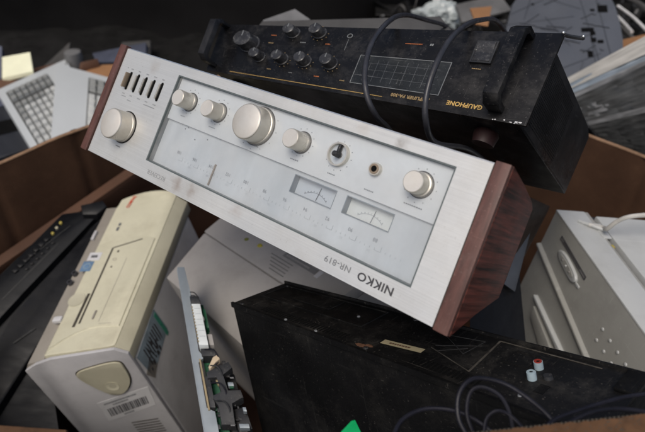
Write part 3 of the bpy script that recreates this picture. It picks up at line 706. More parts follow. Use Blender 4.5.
B().box(.0225, .0270, .075, .108, -.014, -.004, .001).build('green_component', M['pcb'], br, BRK)
B().box(.0225, .0285, .122, .140, -.012, .000, .001).build('capacitor', M['greybox'], br, BRK)
B().box(.0115, .0275, .1480, .1600, -.012, .003, .001).build('black_block', M['darkclip'], br, BRK)
B().prism([(.0165, .180), (.0235, .165), (.0300, .160), (.0310, .168), (.0255, .172), (.0180, .184)], -.002, .006, .0006).build('cream_lever', M['cream'], br, BRK)
clip = B().prism([(.013, .186), (.040, .170), (.043, .180), (.030, .190), (.032, .215), (.046, .212), (.047, .224), (.033, .232), (.033, .262), (.018, .262), (.020, .236), (.0150, .226), (.016, .220), (.026, .216), (.024, .193), (.013, .196)], -.008, .004, .0008).build('clip_frame', M['darkclip'], br, BRK)
for q in ((.034, .040, .203, .2085), (.0435, .047, .239, .245), (.036, .046, .262, .268)): B().box(*q, .0, .006, .0006).build('metal_tab', M['steelblue'], br, BRK)
B().box(.010, .016, .190, .236, -.010, .001, .001).build('spring_block', M['darkclip'], br, BRK)
B().prism([(.030, .236), (.047, .232), (.049, .262), (.036, .272)], -.02, -.004, .001).build('lower_block', M['black'], br, BRK)
random.seed(52)
for k in range(34):
    lowr = k > 8; x = random.uniform(.014, .040 if lowr else .020); y = random.uniform(.165, .262) if lowr else random.uniform(.060, .150); z = random.uniform(-.010, .004)
    w, h, d = random.uniform(.0012, .0045), random.uniform(.0010, .0060), random.uniform(.001, .004)
    B().box(x, x+w, y, y+h, z, z+d, .0002).build('small_component', random.choice((M['darkclip'], M['black'], M['darkclip'], M['pin'], M['scrapgrey'], M['pcb'])), br, BRK)
for k in range(4):
    y = .150 + k*.026; B().tube([(.016, y, .003), (.026, y+.006, .010), (.030, y+.016, .004), (.024, y+.024, .001)], .0009, 6).build('jumper_wire', M['darkclip'] if k % 2 else M['cablethin'], br, BRK)
B().box(.012, .045, .17, .27, -.05, -.02, .002).build('drive_body', M['black'], br, BRK)

# ---------------------------------------------------------------- black player deck, rear panel up
UNI = Frame(at(285, 283, .78), at(650, 377, .5), at(600, 439, .465), at(232, 303, .75), .43, .085, (.2, -.5, -.82))
un = thing('player_deck', 'dusty black player deck with vented rear panel up, red and white sockets', 'player', UNI((.2, .04, -.2)))
B().box(0, .43, 0, .0848, -.004, 0, .001).build('rear_panel', M['unitpanel'], un, UNI)
B().extr([(.0005, -.0045), (.0850, -.0045), (.0850, -.27), (.0005, -.27)], 0, .001, .429, .0006).build('cover', M['unitblack'], un, UNI)
B().extr([(.0835, -.0045), (.0835, .0015), (.0865, .0015), (.0872, -.0045)], 0, .0, .43).build('cover_lip', M['unitblack'], un, UNI)
B().extr([(-.001, -.004), (-.001, .0030), (.0008, .0030), (.0012, -.004)], 0, .0, .43).build('rear_lip', M['unitpanel'], un, UNI)
# stepped outline on the panel
for q in ((.004, .016, .012, .078),): B().holed((.010, .170, .006, .048), (.0115, .1685, .0075, .0465), 0, .0012).build('embossed_border', M['unitpanel'], un, UNI)
for x0_, x1_, y_ in ((.045, .172, .074), (.255, .325, .073)):
    k = 0; x = x0_
    while x < x1_:
        B().box(x, x+.0022, y_-.0075, y_+.004, -.0002, .0003).build('vent_slot', M['hole'], un, UNI); x += .0045; k += 1
for x, y in ((.090, .0795), (.138, .0805), (.150, .030), (.36, .070)): B().lathe(x, y, [(.0018, .0), (.0014, .0011)], 14).build('screw', M['ink'], un, UNI)
t = B(); seamline(t, (.3010, .0050), (.3075, .0620), .0016, .0002, .0005); seamline(t, (.3010, .0050), (.395, .0060), .0010, .0002, .0005); seamline(t, (.2550, .0450), (.3075, .0620), .0008, .0002, .0005); t.build('panel_outline', M['tapeline'], un, UNI)
t = B()
for p, q in (((.250, .018), (.290, .012)), ((.290, .012), (.286, .040)), ((.286, .040), (.250, .018)), ((.256, .040), (.292, .020)), ((.262, .048), (.284, .030))): seamline(t, p, q, .0007, .0001, .0004)
t.build('warning_print', M['greylabelfaint'], un, UNI)
lb_ = Frame(UNI((.209, .0560, .0004)), UNI((.2530, .0510, .0004)), UNI((.2535, .0585, .0004)), UNI((.2095, .0640, .0004)), .045, .008, (-.3, .5, -.9))
pl_ = B().box(0, .045, 0, .008, 0, .0005).build('paper_label', M['tapepaper'], un, lb_); dashes(lb_, .008, .003, .0005, 8, .0028, M['rust'], pl_, .0022)
B().blob((.198, .0775, .0005), (.006, .0025, .0006), .4, 3, 3).build('rust_patch', M['rust'], un, UNI); B().blob((.205, .0735, .0004), (.004, .002, .0005), .4, 3, 3, 4).build('rust_patch', M['rust'], un, UNI)
for (x, y), mt_ in (((.3525, .0285), M['deepred']), ((.3560, .0450), M['bluepale'])):
    s_ = B().ring(x, y, .0020, .0038, 0, .0066, 24).build('phono_socket', M['scrapgrey'] if mt_ is M['red'] else M['bluepale'], un, UNI)
    B().ring(x, y, .0016, .0032, .0064, .0071, 24).build('socket_insert', mt_, s_, UNI); B().lathe(x, y, [(.0017, .003), (.0017, .0066)], 16).build('socket_hole', M['hole'], s_, UNI)
B().lathe(.366, .038, [(.004, 0), (.0035, .003)], 20).build('dark_socket', M['darkclip'], un, UNI)
for x in (.012, .205, .418):
    for y in (.006, .079):
        sc_ = B().lathe(x, y, [(.0026, 0), (.0024, .0008), (.0012, .0013)], 16).build('screw', M['darkclip'], un, UNI); B().box(x-.0018, x+.0018, y-.0003, y+.0003, .0009, .0015).build('screw_slot', M['hole'], sc_, UNI)
B().box(.050, .110, .010, .034, .0, .0011, .0004).build('raised_plate', M['unitpanel'], un, UNI)
B().holed((.322, .345, .012, .034), (.324, .343, .014, .032), 0, .001).build('socket_surround', M['unitpanel'], un, UNI)
B().box(.3655, .3735, .048, .060, .0, .0006).build('worn_print', M['unitblack'], un, UNI)
B().box(.4150, .4300, .002, .030, .0, .004, .001).build('corner_block', M['unitblack'], un, UNI)

# loops of thin cable in front of the deck
th = B().tube([at(392, 440, .42), at(402, 420, .43), at(425, 409, .44), at(455, 411, .44), at(480, 423, .43), at(500, 440, .42)], .0016, 8).build('signal_cable', M['cablethin']); tag(th, 'low flat arc of dark thin cable below the deck\'s paper label', 'cable', 'thin cables in front of the deck')
th = B().tube([at(470, 440, .42), at(459, 420, .425), at(458, 398, .43), at(466, 383, .435), at(480, 378, .44), at(505, 384, .44), at(530, 400, .435), at(550, 418, .43), at(562, 436, .42)], .0017, 8).build('signal_cable', M['cablethin']); tag(th, 'tall outer loop of dark cable ending near the phono sockets', 'cable', 'thin cables in front of the deck')
th = B().tube([at(476, 440, .425), at(467, 415, .43), at(470, 393, .435), at(482, 387, .435), at(500, 396, .43), at(510, 415, .425), at(514, 440, .42)], .0015, 8).build('signal_cable', M['cablethin']); tag(th, 'narrow inner loop of dark cable inside the tall loop', 'cable', 'thin cables in front of the deck')
th = B().tube([at(484, 440, .42), at(486, 420, .425), at(496, 411, .425), at(508, 414, .425), at(520, 425, .42), at(530, 438, .41)], .0013, 8).build('signal_cable', M['cablethin']); tag(th, 'smallest low cable loop, just above the cardboard edge', 'cable', 'thin cables in front of the deck')
th = B().tube([at(540, 432, .41), at(556, 419, .42), at(580, 410, .43), at(605, 402, .44), at(630, 396, .45), at(665, 392, .46)], .0016, 8).build('signal_cable', M['cablethin']); tag(th, 'dark cable rising to the right edge above the cardboard', 'cable', 'thin cables in front of the deck')
th = B().tube([at(560, 428, .40), at(590, 413, .41), at(620, 409, .42), at(660, 414, .42)], .0016, 8).build('signal_cable', M['cablethin']); tag(th, 'lowest dark cable lying along the torn cardboard edge', 'cable', 'thin cables in front of the deck')

# torn flap edge at the very front
FL = Frame(at(440, 437, .385), at(660, 413, .385), at(700, 560, .33), at(440, 580, .33), .15, .09, (0, .5, -.85))
fl = thing('cardboard_flap', 'torn brown corrugated cardboard edge at the bottom right, in front of the cables', 'cardboard', FL((.07, .05, -.002)))
pts = [(0, .0)]
random.seed(5)
for i in range(1, 50): pts.append((i*.003, random.uniform(-.0007, .0007)))
pts += [(.15, 0), (.15, .09), (0, .09)]
B().prism(pts, -.0050, 0).build('sheet', M['cardtop'], fl, FL)
fb = B()
for i in range(48): fb.box(.0015+i*.003, .003+i*.003, -.0010, .0004, -.0042, -.0008)
fb.build('flute_openings', M['seam'], fl, FL)['kind'] = 'stuff'
sp_ = B()
for i in range(46):
    x = .02 + random.random()*.12; y = .001 + random.random()*.008
    sp_.box(x, x+random.uniform(.0006, .002), y, y+random.uniform(.0004, .0009), 0, .0002)
sp_.build('dark_fragments', M['seam'], fl, FL)['kind'] = 'stuff'
FL2 = Frame(at(-20, 424, .42), at(66, 430, .42), at(66, 480, .40), at(-20, 480, .40), .06, .04, (0, .5, -.85))
f2 = B().box(0, .06, .0, .04, -.004, 0, .0005).build('cardboard_flap', M['cardtop'], None, FL2); tag(f2, 'small strip of brown cardboard at the bottom left corner', 'cardboard')
gp = B().prism([(0, .012), (.010, .001), (.0135, .0), (.0185, .012), (.018, .03), (-.01, .03)], -.006, .0, .0008).build('plastic_wedge', M['greenplastic'], None, Frame(at(340, 420, .5), at(370, 420, .5), at(372, 445, .48), at(340, 445, .48), .0267, .0225, (0, .6, -.8))); tag(gp, 'bright green plastic wedge at the bottom, in front of the black deck', 'plastic piece')

# ---------------------------------------------------------------- grey shell under the receiver
GRY = Frame(at(232, 212, 1.04), at(345, 275, .82), at(300, 311, .79), at(198, 240, 1.01), .30, .085, (.31, -.03, -.95))
gr = thing('grey_machine', 'dull grey plastic machine under the receiver, showing a printed label and two coloured spots', 'machine', GRY((.15, .04, -.1)))
B().box(-.01, .33, -.09, .0640, -.02, 0, .0030).build('top_shell', M['greybox'], gr, GRY)
B().extr([(.0650, -.0015), (.1700, -.022), (.1700, -.28), (-.09, -.28), (-.09, -.0205), (.0650, -.0205)], 0, -.008, .33, .003).build('body', M['greybox'], gr, GRY)
B().blob((.0900, .033, .0), (.0045, .0035, .0008), .3, 3, 3).build('olive_spot', M['lime'], gr, GRY); B().blob((.1260, .0300, .0), (.0055, .004, .0008), .3, 3, 3, 3).build('yellow_spot', M['yellow'], gr, GRY)
lb_ = B().box(.1820, .2600, .0150, .0250, 0, .0006).build('dark_label', M['greylabel'], gr, GRY); dashes(GRY, .188, .0185, .0006, 18, .0026, M['greybox'], lb_, .0030)
for k in range(5): dashes(GRY, .160 + .006*k, .0300 + k*.0060, .0002, 14 - k, .0034, M['greylabel'], gr, .0022)
B().box(.262, .270, .014, .028, 0, .0006).build('label_end', M['pcwhite'], gr, GRY)

# ---------------------------------------------------------------- grey machine on the right
pA, pB_, pC_ = at(556, 211, .95), at(525, 275, 1.03), at(690, 399, .68)
PRT = Frame(pA, pC_, pC_ + (pB_ - pA), pB_, .348, .137, (1, -.13, 0))
pr = thing('office_printer', 'warm grey office machine with pale lid, cord and raised dots on its side', 'printer', PRT((.17, .45, -.15)))
side = [(.0025, .0), (.0, -.002), (-.0, -.30), (.50, -.30), (.50, .006), (.150, .010), (.094, .0095), (.0900, .0), (.0700, .0)]
B().box(.0, .348, -.002, .50, -.046, .0, .0012).build('side_panel', M['prt'], pr, PRT)
B().box(.0, .348, -.0030, .0005, -.0420, .0005, .0012).build('top_rim', M['prttop'], pr, PRT)
B().box(.0, .348, .0065, .45, -.30, -.0470).build('body', M['darkclip'], pr, PRT)
lidp = B().box(.012, .348, -.0045, .012, -.285, -.0530, .0020).build('lid', M['prttop'], pr, PRT)
B().box(-.001, .060, -.0010, .010, -.0485, -.0425, .0005).build('hinge', M['greybox'], pr, PRT)
B().box(.030, .065, -.004, -.0015, -.052, -.040, .0008).build('latch', M['prttop'], pr, PRT)
B().box(.078, .084, -.002, .002, -.048, -.044).build('yellow_tab', M['btnyellow'], pr, PRT)
# ridges along the side
B().prism([(.0, .0640), (.348, .1330), (.348, .1430), (.0, .0720)], -.001, .0062, .0015, [(.0, .0660), (.348, .1350), (.348, .1400), (.0, .0700)]).build('ridge', M['prt'], pr, PRT)
B().prism([(.050, .134), (.20, .150), (.20, .158), (.052, .139)], -.001, .007, .0012).build('lower_ridge', M['prttop'], pr, PRT)
B().prism([(.060, .150), (.16, .168), (.16, .200), (.066, .170)], -.001, .006, .0015).build('lower_ridge', M['prt'], pr, PRT)
for k in range(5):
    for j in range(2):
        B().lathe(.1965 + k*.020 + (0.001 if j else 0), .0540 + j*.0208 - (.0 if k % 1 == 0 else 0), [(.0026, 0), (.0024, .0010), (.0014, .0016)], 16).build('raised_dot', M['prttop'], pr, PRT)
pd = Frame(PRT((.040, .0175, .0006)), PRT((.124, .0245, .0006)), PRT((.124, .0305, .0006)), PRT((.040, .0235, .0006)), .084, .006, PRT.D)
sb = B().holed((0, .084, 0, .006), (.0012, .0828, .0012, .0048), 0, .0010).build('nameplate_border', M['inkdark'], pr, pd)
B().box(.0012, .0828, .0012, .0048, -.0002, .0005).build('nameplate', M['greylabel'], sb, pd); dashes(pd, .010, .0022, .0005, 16, .0030, M['inkdark'], sb, .0018)
hs = bezier_loop([(.052, .036), (.070, .032), (.100, .036), (.112, .042), (.108, .050), (.084, .049), (.060, .044)], 5)
hp = B().prism(hs, 0, .0045, .0012).build('port_cover', M['prttop'], pr, PRT)
B().prism([(.083 + (x-.083)*.72, .0415 + (y-.0415)*.6) for x, y in hs], .0044, .0052).build('port_recess', M['prt'], hp, PRT)
for x in (.071, .083, .095): B().lathe(x, .0395 + (x-.071)*.12, [(.0020, .005), (.0016, .0066)], 12).build('port_screw', M['prttop'] if x == .083 else M['greylabel'], hp, PRT)
B().box(.112, .122, .046, .050, 0, .002, .0005).build('small_print', M['prttop'], pr, PRT)
cd = B().tube([PRT((.038, -.006, -.030)), PRT((.045, -.0075, -.048)), at(607, 229, .885), at(618, 221, .87), at(634, 216, .86), at(670, 214, .86)], .0034, 10).build('telephone_cord', M['cordwhite']); tag(cd, 'pale cord arching across the lid of the right-hand grey machine', 'cord')
B().tube([PRT((.028, -.004, -.020)), PRT((.040, -.006, -.034)), PRT((.050, -.006, -.048))], .0030, 10).build('cord_clip', M['prttop'], pr)
# dark blue board leaning between the receiver cheek and the printer
db = B().box(0, .2, 0, .2, -.01, 0, .001).build('dark_panel', M['bluebox'], None, Frame(at(470, 300, .76), at(519, 268, .90), at(528, 366, .80), at(470, 350, .70), .2, .2, (.2, .6, -.7))); db.data.materials[0] = mk('dark_slate_sheet', (.008, .0085, .0105), .6, spec=.2); tag(db, 'dark slate panel leaning in the gap right of the receiver\'s wooden cheek', 'panel')
dl = B().box(0, .03, 0, .15, -.008, 0, .001).build('grey_strip', M['greystrip'], None, Frame(at(527, 222, .88), at(532, 226, .885), at(515, 292, .82), at(504, 284, .82), .03, .15, (.2, .6, -.7))); tag(dl, 'thin blue-grey strip standing behind the wooden cheek', 'strip')
rw = B().box(0, .1, 0, .12, -.02, 0, .002).build('wooden_board', M['darkboard'], None, Frame(at(528, 196, .82), at(550, 206, .93), at(524, 256, .93), at(510, 250, .82), .1, .12, (.3, .6, -.7))); tag(rw, 'dark reddish wooden piece between the receiver cheek and the amplifier underside', 'wood piece')

# ---------------------------------------------------------------- black machine at the left, along the wall
FAX = Frame(gz(62, 214, .775), gz(104, 208, .775), gz(40, 330, .72), gz(-50, 325, .70), .12, .45, (0, 0, -1))
fx = thing('black_machine', 'long black machine with small yellow and cream buttons, left of the beige computer', 'machine', FAX((.06, .22, -.1)))
def fxy(px, py, z=0.0):
    # place on the machine's top seen at px, py
    x, y = .05, .2
    def pj(x, y):
        P = FAX((x, y, z)); dz = P.z - CAMZ; zz = P.y*cP - dz*sP; yy = -P.y*sP - dz*cP
        return 322.5 + FPX*P.x/zz, 216 + FPX*yy/zz
    for _ in range(60):
        a = pj(x, y); bx_ = pj(x+1e-4, y); by_ = pj(x, y+1e-4)
        j = ((bx_[0]-a[0])/1e-4, (by_[0]-a[0])/1e-4, (bx_[1]-a[1])/1e-4, (by_[1]-a[1])/1e-4)
        det = j[0]*j[3]-j[1]*j[2]; ex, ey = px-a[0], py-a[1]
        x += (j[3]*ex - j[1]*ey)/det*.8; y += (-j[2]*ex + j[0]*ey)/det*.8
    return x, y
def fpoly(P, z=0.0): return [fxy(*p, z) for p in P]
B().prism(fpoly([(104, 208), (62, 214), (-50, 325), (-60, 420), (10, 440), (60, 440), (44, 330), (112, 212)], -.016), -.20, -.016).build('body', M['fax'], fx, FAX)
B().prism(fpoly([(104, 208), (62, 214), (-50, 325), (-50, 372), (20, 296), (93, 219)]), -.03, 0, .002).build('control_panel', M['fax'], fx, FAX)
B().prism(fpoly([(90, 229), (112, 208), (121, 212), (46, 332), (-20, 438), (-60, 438), (12, 318)]), -.03, .002, .004).build('roller_cover', M['faxgrey'], fx, FAX)
B().prism(fpoly([(82, 210), (104, 205), (108, 211), (98, 219), (84, 219)]), -.004, .012, .003).build('hinge_cap', M['faxgrey'], fx, FAX)
for k, (px, py) in enumerate(((61, 224), (57, 229), (53, 234.5))):
    B().prism(fpoly([(px-1.8, py), (px, py-1.4), (px+1.8, py-.4), (px, py+1.3)]), 0, .004, .0008).build('button', M['btnyellow'] if k != 1 else M['btncream'], fx, FAX)
for k in range(7):
    px, py = 46.5 - k*5.2, 240.5 + k*5.2
    B().prism(fpoly([(px-3.4, py), (px, py-2.4), (px+3.8, py-.4), (px, py+2.4)]), 0, .004, .0008).build('dark_button', M['faxgrey'], fx, FAX)
    if k < 6: B().prism(fpoly([(px+4, py+3), (px+6.4, py+1.2), (px+8.8, py+2.8), (px+6, py+4.6)]), 0, .003, .0006).build('dark_button', M['faxgrey'], fx, FAX)
t = B()
for p, q in (((14, 345), (36, 330)), ((24, 262), (70, 226)), ((2, 300), (58, 244))): seamline(t, fxy(*p), fxy(*q), .0016, .0042 if p[1] > 310 else .0002, .0005)
t.build('panel_marks', M['greylabelfaint'], fx, FAX)

# ---------------------------------------------------------------- things outside the box
Z = .76
KB = Frame(gz(-4, 90, Z), gz(65, 59, Z), gz(116, 132, Z), gz(44, 170, Z), .19, .22, (0, 0, -1))
def keyboard(fr, label, rows, W_, H_, kx0, kx1, ky0, ky1, nx, ny):
    k = thing('computer_keyboard', label, 'keyboard', fr((W_/2, H_/2, -.02)), 'discarded keyboards')
    B().box(0, W_, 0, H_, -.028, 0, .003).build('shell', M['keybody'], k, fr)
    w = B().box(kx0-.002, kx1+.002, ky0-.002, ky1+.002, -.0002, .0012).build('key_well', M['keywell'], k, fr)
    px_, py_ = (kx1-kx0)/nx, (ky1-ky0)/ny
    for j in range(ny):
        yy = ky0 + j*py_ + (.006 if j > 1 else 0)
        if yy + py_ > ky1 + .001: continue
        for i in range(nx):
            xx = kx0 + i*px_
            dk = j < 2 or i < rows.get(j, 0)
            tt = .0012
            B().prism([(xx+.0011, yy+.0024), (xx+px_-.0011, yy+.0024), (xx+px_-.0011, yy+py_-.0024), (xx+.0011, yy+py_-.0024)], .001, .0085, 0,
                      [(xx+.0011+tt, yy+.0024+tt*.6), (xx+px_-.0011-tt, yy+.0024+tt*.6), (xx+px_-.0011-tt, yy+py_-.0024-tt*1.4), (xx+.0011+tt, yy+py_-.0024-tt*1.4)]).build('key', M['keycapdark'] if dk else M['keycap'], k, fr)
    return k
keyboard(KB, 'pale grey keyboard lying diagonally outside the box, leftmost of the two keyboards', {2: 5, 3: 1, 4: 1}, .19, .22, .018, .125, .022, .205, 7, 11)
KB2 = Frame(gz(56, 63, Z+.02), gz(150, 88, Z+.02), gz(145, 170, Z+.02), gz(50, 146, Z+.02), .21, .20, (0, 0, -1))
keyboard(KB2, 'pale grey keyboard with number keys half hidden behind the receiver\'s left end', {}, .21, .20, .080, .17, .020, .19, 5, 9)
bx = lambda name, mat, label, cat, fr, dims, bev=.003, grp=None: tag(B().box(0, dims[0], 0, dims[1], -dims[2], 0, bev).build(name, M[mat], None, fr), label, cat, grp)
bx('paper_tag', 'tagpaper', 'pale yellow-white card lying above the left keyboard', 'card', Frame(gz(2, 57, .78), gz(30, 52, .80), gz(33, 71, .76), gz(2, 78, .74), .1, .1, (0, 0, -1)), (.1, .1, .012), .001)
bx('blue_case', 'bluebox', 'slate blue plastic case cut by the left edge above the keyboard', 'case', Frame(gz(-20, 42, .80), gz(2, 46, .80), gz(1, 78, .72), gz(-20, 84, .72), .1, .1, (0, 0, -1)), (.1, .1, .05))
bx('brown_board', 'brownish', 'strip of brown board under the pale card at the far left', 'board', Frame(gz(-10, 78, .735), gz(60, 62, .735), gz(62, 72, .73), gz(-10, 98, .73), .2, .05, (0, 0, -1)), (.2, .05, .02))
dx = thing('disk_drive', 'dark slate drive with a black slot, below the left keyboard at the frame edge', 'disk drive', gz(5, 120, .70))
DX = Frame(gz(-30, 98, .74), gz(14, 92, .74), gz(46, 142, .74), gz(-10, 160, .74), .12, .12, (0, 0, -1))
B().box(0, .12, 0, .12, -.05, 0, .003).build('shell', M['darkbox'], dx, DX); B().box(.03, .085, .06, .085, 0, .0015).build('slot', M['hole'], dx, DX); B().box(.005, .115, .012, .030, 0, .004, .001).build('blue_strip', M['bluebox'], dx, DX)
bx('grey_sheet', 'lidgrey', 'dull grey angled sheet standing behind the left keyboard', 'sheet', Frame(at(44, 66, 1.95), at(70, 42, 2.0), at(66, 64, 1.9), at(46, 70, 1.88), .1, .05, (0, .7, -.7)), (.1, .05, .006), .001)
cp = B().lathe(0, 0, [(.022, 0), (.026, .03), (.024, .045), (.012, .05)], 24).build('metal_cup', M['scrapgrey'], None, Rigid(gz(76, 66, .74))); tag(cp, 'small dull metal cap beside the orange cardboard', 'cap')
bx('orange_cardboard', 'card_orange', 'orange-brown cardboard flap behind the right keyboard and receiver corner', 'cardboard', Frame(gz(84, 65, .775), gz(135, 64, .775), gz(130, 84, .765), gz(74, 80, .765), .14, .07, (0, 0, -1)), (.14, .07, .006), .0005)
bx('slate_case', 'bluebox', 'slate case top behind the orange cardboard, left of the receiver corner', 'case', Frame(at(92, 53, 1.95), at(146, 42, 1.95), at(146, 62, 1.85), at(96, 62, 1.85), .16, .06, (0, .6, -.8)), (.16, .06, .05))
bx('brown_block', 'brownish', 'small dark brown block between metal cap and slate case', 'block', Frame(gz(80, 62, .80), gz(98, 58, .80), gz(98, 70, .76), gz(78, 72, .76), .05, .03, (0, 0, -1)), (.05, .03, .03))
bx('grey_tray', 'lidgrey', 'dull grey tray corner rising above the receiver\'s top left corner', 'tray', Frame(at(122, 42, 2.1), at(150, 40, 2.1), at(150, 54, 2.0), at(120, 48, 2.0), .1, .04, (0, .6, -.8)), (.1, .04, .02))

# ribbed blue-grey moulding, upper right
PL = Frame(at(500, -14, 1.75), at(616, -14, 1.62), at(628, 92, 1.30), at(512, 100, 1.38), .32, .40, (.1, .75, -.65))
plq = thing('plastic_moulding', 'blue-grey plastic moulding with diagonal ribs and square holes, behind the amplifier', 'plastic panel', PL((.16, .3, -.02)))
ol = [(.02, .12), (.03, .08), (.05, .045), (.09, .0), (.285, .0), (.302, .04), (.312, .09), (.319, .15), (.322, .22), (.318, .29), (.308, .35), (.292, .40), (.0, .40), (-.02, .25)]
B().prism(ol, -.016, 0, .003).build('panel', M['plate'], plq, PL)
t = B()
for p, q in (((.0, .16), (.20, .13)), ((.06, .02), (.22, .10)), ((.0, .28), (.24, .20)), ((.05, .35), (.26, .27)), ((.10, .0), (.06, .14)), ((.215, .0), (.27, .40)), ((.26, .0), (.30, .40)), ((.24, .20), (.245, .38)), ((.12, .13), (.18, .24)), ((.02, .12), (.12, .06)), ((.14, .24), (.10, .37)), ((.05, .17), (.12, .24))):
    seamline(t, p, q, .0030, -.0004, .0010)
t.build('rib_groove', M['rib'], plq, PL)
random.seed(61)
for k in range(16):
    x, y = random.uniform(.04, .23), random.uniform(.05, .34); a_ = random.choice((.25, -.6, 1.9)) + random.uniform(-.1, .1); l_ = random.uniform(.03, .08)
    t = B(); seamline(t, (x, y), (x + l_*math.cos(a_), y + l_*math.sin(a_)), .0016, -.0004, .0045); t.build('raised_rib', M['plate'], plq, PL)
for k in range(7):
    x, y = random.uniform(.24, .30), .03 + k*.045; B().lathe(x, y, [(.006, -.0004), (.005, .004), (.002, .004)], 14).build('stud', M['plate'], plq, PL)
for x, y, w, h in ((.265, .085, .026, .030), (.245, .10, .012, .010), (.215, .175, .034, .016), (.238, .190, .014, .040), (.255, .222, .016, .012), (.225, .262, .014, .020), (.085, .075, .008, .008), (.238, .035, .016, .010), (.19, .02, .01, .008)):
    B().box(x, x+w, y, y+h, -.0004, .0008).build('square_hole', M['hole'], plq, PL)

# fanned plastic sheets on the right, outside the box
fan = thing('plastic_sheets', 'fan of grey translucent plastic sheets at the right edge, outside the cardboard wall', 'plastic sheets', at(640, 110, 1.3))
nS = 15; random.seed(21)
for k in range(nS):
    t0 = k/(nS-1); t1 = min(1.25, (k + (3.2 if k else 1.6))/(nS-1))
    La, Lb = (552 + 50*t0, 86 + 56*t0), (552 + 50*t1, 88 + 56*t1)
    Ra, Rb = (668 + 10*math.sin(k), 24 + 118*t0), (668, 30 + 122*t1)
    zl, zr = 1.34 - .10*t0, 1.17 - .10*t0 + random.uniform(-.008, .008)
    if k == 0: zl += .01; zr += .012
    F_ = Frame(at(*La, zl), at(*Ra, zr), at(*Rb, zr - .02), at(*Lb, zl - .02), .30, .03, (.1, .8, -.6))
    b = B().grid(lambda u, v, k=k: Vector((u*.30, v*.03, .006*math.sin(u*3.0 + k*.15) + .004*noise.noise(Vector((u*5, v*2, k*1.1))) + .0015*noise.noise(Vector((u*14, v*9, k*3.1))))), 30, 6)
    ge = b.bm.faces[:]; r_ = bmesh.ops.extrude_face_region(b.bm, geom=ge)
    for v in r_['geom']:
        if isinstance(v, bmesh.types.BMVert): v.co.z -= .0012
    mt_ = M['filmlight'] if k == 0 else M['filmblue'] if k in (1, 2) else (M['film'] if k in (3, 6, 9) else M['filmdark'])
    b.build('sheet', mt_, fan, F_)

# clutter at the top right and centre
crp = B().blob((0, 0, 0), (.075, .05, .045), .5, 2.6, 5, 2).build('plastic_bag', M['bag'], None, Rigid(gz(437, 17, .76) + Vector((0, 0, .0)))); tag(crp, 'crumpled whitish plastic bag showing over the amplifier\'s rim', 'bag')
bx('brown_scrap', 'card_orange', 'torn orange-brown scrap beside the blue-grey moulding', 'cardboard scrap', Frame(at(470, 8, 1.6), at(492, 6, 1.6), at(488, 26, 1.5), at(476, 24, 1.5), .06, .05, (0, .6, -.8)), (.06, .05, .006), .001)
bx('orange_board', 'card_orange', 'orange-brown board piece between moulding and plastic sheets', 'board', Frame(at(612, 42, 1.6), at(670, 28, 1.6), at(670, 60, 1.45), at(612, 66, 1.45), .14, .06, (0, .6, -.8)), (.14, .06, .01), .001)
bx('grey_case', 'scrapgrey', 'dull grey flat case in the clutter at the top, right of centre', 'case', Frame(at(456, 4, 1.9), at(500, -6, 1.9), at(512, 10, 1.75), at(462, 22, 1.75), .14, .07, (0, .6, -.8)), (.14, .07, .02))
random.seed(31)
for k, (a_, c_) in enumerate((((606, 8), (632, 32)), ((618, 6), (650, 34)), ((628, -2), (652, 14)), ((610, 20), (640, 46)))):
    o = B().tube([at(*a_, 1.75), at((a_[0]+c_[0])/2, (a_[1]+c_[1])/2 - 2, 1.68), at(*c_, 1.6)], .0045 if k < 2 else .007, 8).build('metal_rod', M['palescrap'] if k < 2 else M['lidgrey']); tag(o, ['bright thin rod nearest the moulding in the top right clutter', 'second bright rod, cut by the right edge in the clutter', 'dull thick rod in the extreme top right corner', 'dull thick rod lowest in the top right clutter'][k], 'rod', 'rods in the clutter')

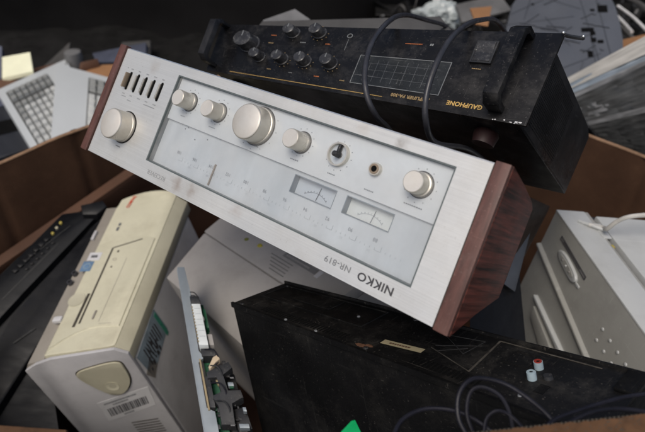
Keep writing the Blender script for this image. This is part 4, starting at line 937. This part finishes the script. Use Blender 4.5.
# the dark heaps behind, one mass of small black scrap
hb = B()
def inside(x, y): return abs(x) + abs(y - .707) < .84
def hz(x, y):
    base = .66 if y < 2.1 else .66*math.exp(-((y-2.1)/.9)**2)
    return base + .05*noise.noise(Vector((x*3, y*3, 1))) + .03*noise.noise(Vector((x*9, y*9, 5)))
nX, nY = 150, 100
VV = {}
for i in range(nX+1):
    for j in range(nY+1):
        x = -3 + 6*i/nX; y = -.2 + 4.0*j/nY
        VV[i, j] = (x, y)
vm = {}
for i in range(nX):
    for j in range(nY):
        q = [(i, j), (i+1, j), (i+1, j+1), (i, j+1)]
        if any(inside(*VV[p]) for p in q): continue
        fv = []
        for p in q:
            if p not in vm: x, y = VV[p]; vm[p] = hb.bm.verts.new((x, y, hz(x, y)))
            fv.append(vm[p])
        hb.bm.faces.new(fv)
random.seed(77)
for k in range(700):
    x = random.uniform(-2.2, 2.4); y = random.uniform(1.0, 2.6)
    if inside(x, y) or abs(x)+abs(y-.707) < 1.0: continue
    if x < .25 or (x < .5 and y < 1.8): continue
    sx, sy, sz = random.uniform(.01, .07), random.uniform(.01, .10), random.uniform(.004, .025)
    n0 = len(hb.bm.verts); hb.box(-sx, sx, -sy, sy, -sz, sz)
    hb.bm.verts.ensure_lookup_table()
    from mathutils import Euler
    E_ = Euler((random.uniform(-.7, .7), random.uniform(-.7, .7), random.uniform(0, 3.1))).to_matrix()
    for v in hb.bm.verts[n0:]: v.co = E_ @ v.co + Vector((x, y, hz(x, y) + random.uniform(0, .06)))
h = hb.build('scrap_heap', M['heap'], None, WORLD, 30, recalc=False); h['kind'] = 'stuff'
random.seed(78); hb = B()
for k in range(90):
    x = random.uniform(.25, 1.6); y = random.uniform(1.5, 2.3)
    if inside(x, y): continue
    p = Vector((x, y, hz(x, y) + .04)); d = Vector((random.uniform(-1, 1), random.uniform(-1, 1), random.uniform(-.1, .3)))*.12
    hb.tube([p, p + d*.5 + Vector((0, 0, random.uniform(.0, .05))), p + d], random.choice((.002, .003, .006)), 6, 4)
h = hb.build('tangled_wires', M['darkscrap']); h['kind'] = 'stuff'
random.seed(79); hb = B()
for k in range(70):
    x = random.uniform(.2, 1.5); y = random.uniform(1.55, 2.3)
    p = Vector((x, y, hz(x, y) + .05)); d = Vector((random.uniform(-1, 1), random.uniform(-.4, .4), random.uniform(-.1, .2)))*.07
    hb.tube([p, p + d*.5, p + d], random.choice((.002, .004)), 5, 3)
h = hb.build('loose_scrap_bits', M['scrapgrey']); h['kind'] = 'stuff'

# black tarpaulin hanging far behind
def tarp(u, v):
    x = -6 + 12*u
    y0 = 2.25 + 1.3/(1 + math.exp(-(x - .55)/.12))
    return Vector((x, y0 + .035*math.sin(u*60 + 3*noise.noise(Vector((u*8, 0, 0)))) + .08*noise.noise(Vector((u*14, v*3, 0))), .3 + 2.0*v))
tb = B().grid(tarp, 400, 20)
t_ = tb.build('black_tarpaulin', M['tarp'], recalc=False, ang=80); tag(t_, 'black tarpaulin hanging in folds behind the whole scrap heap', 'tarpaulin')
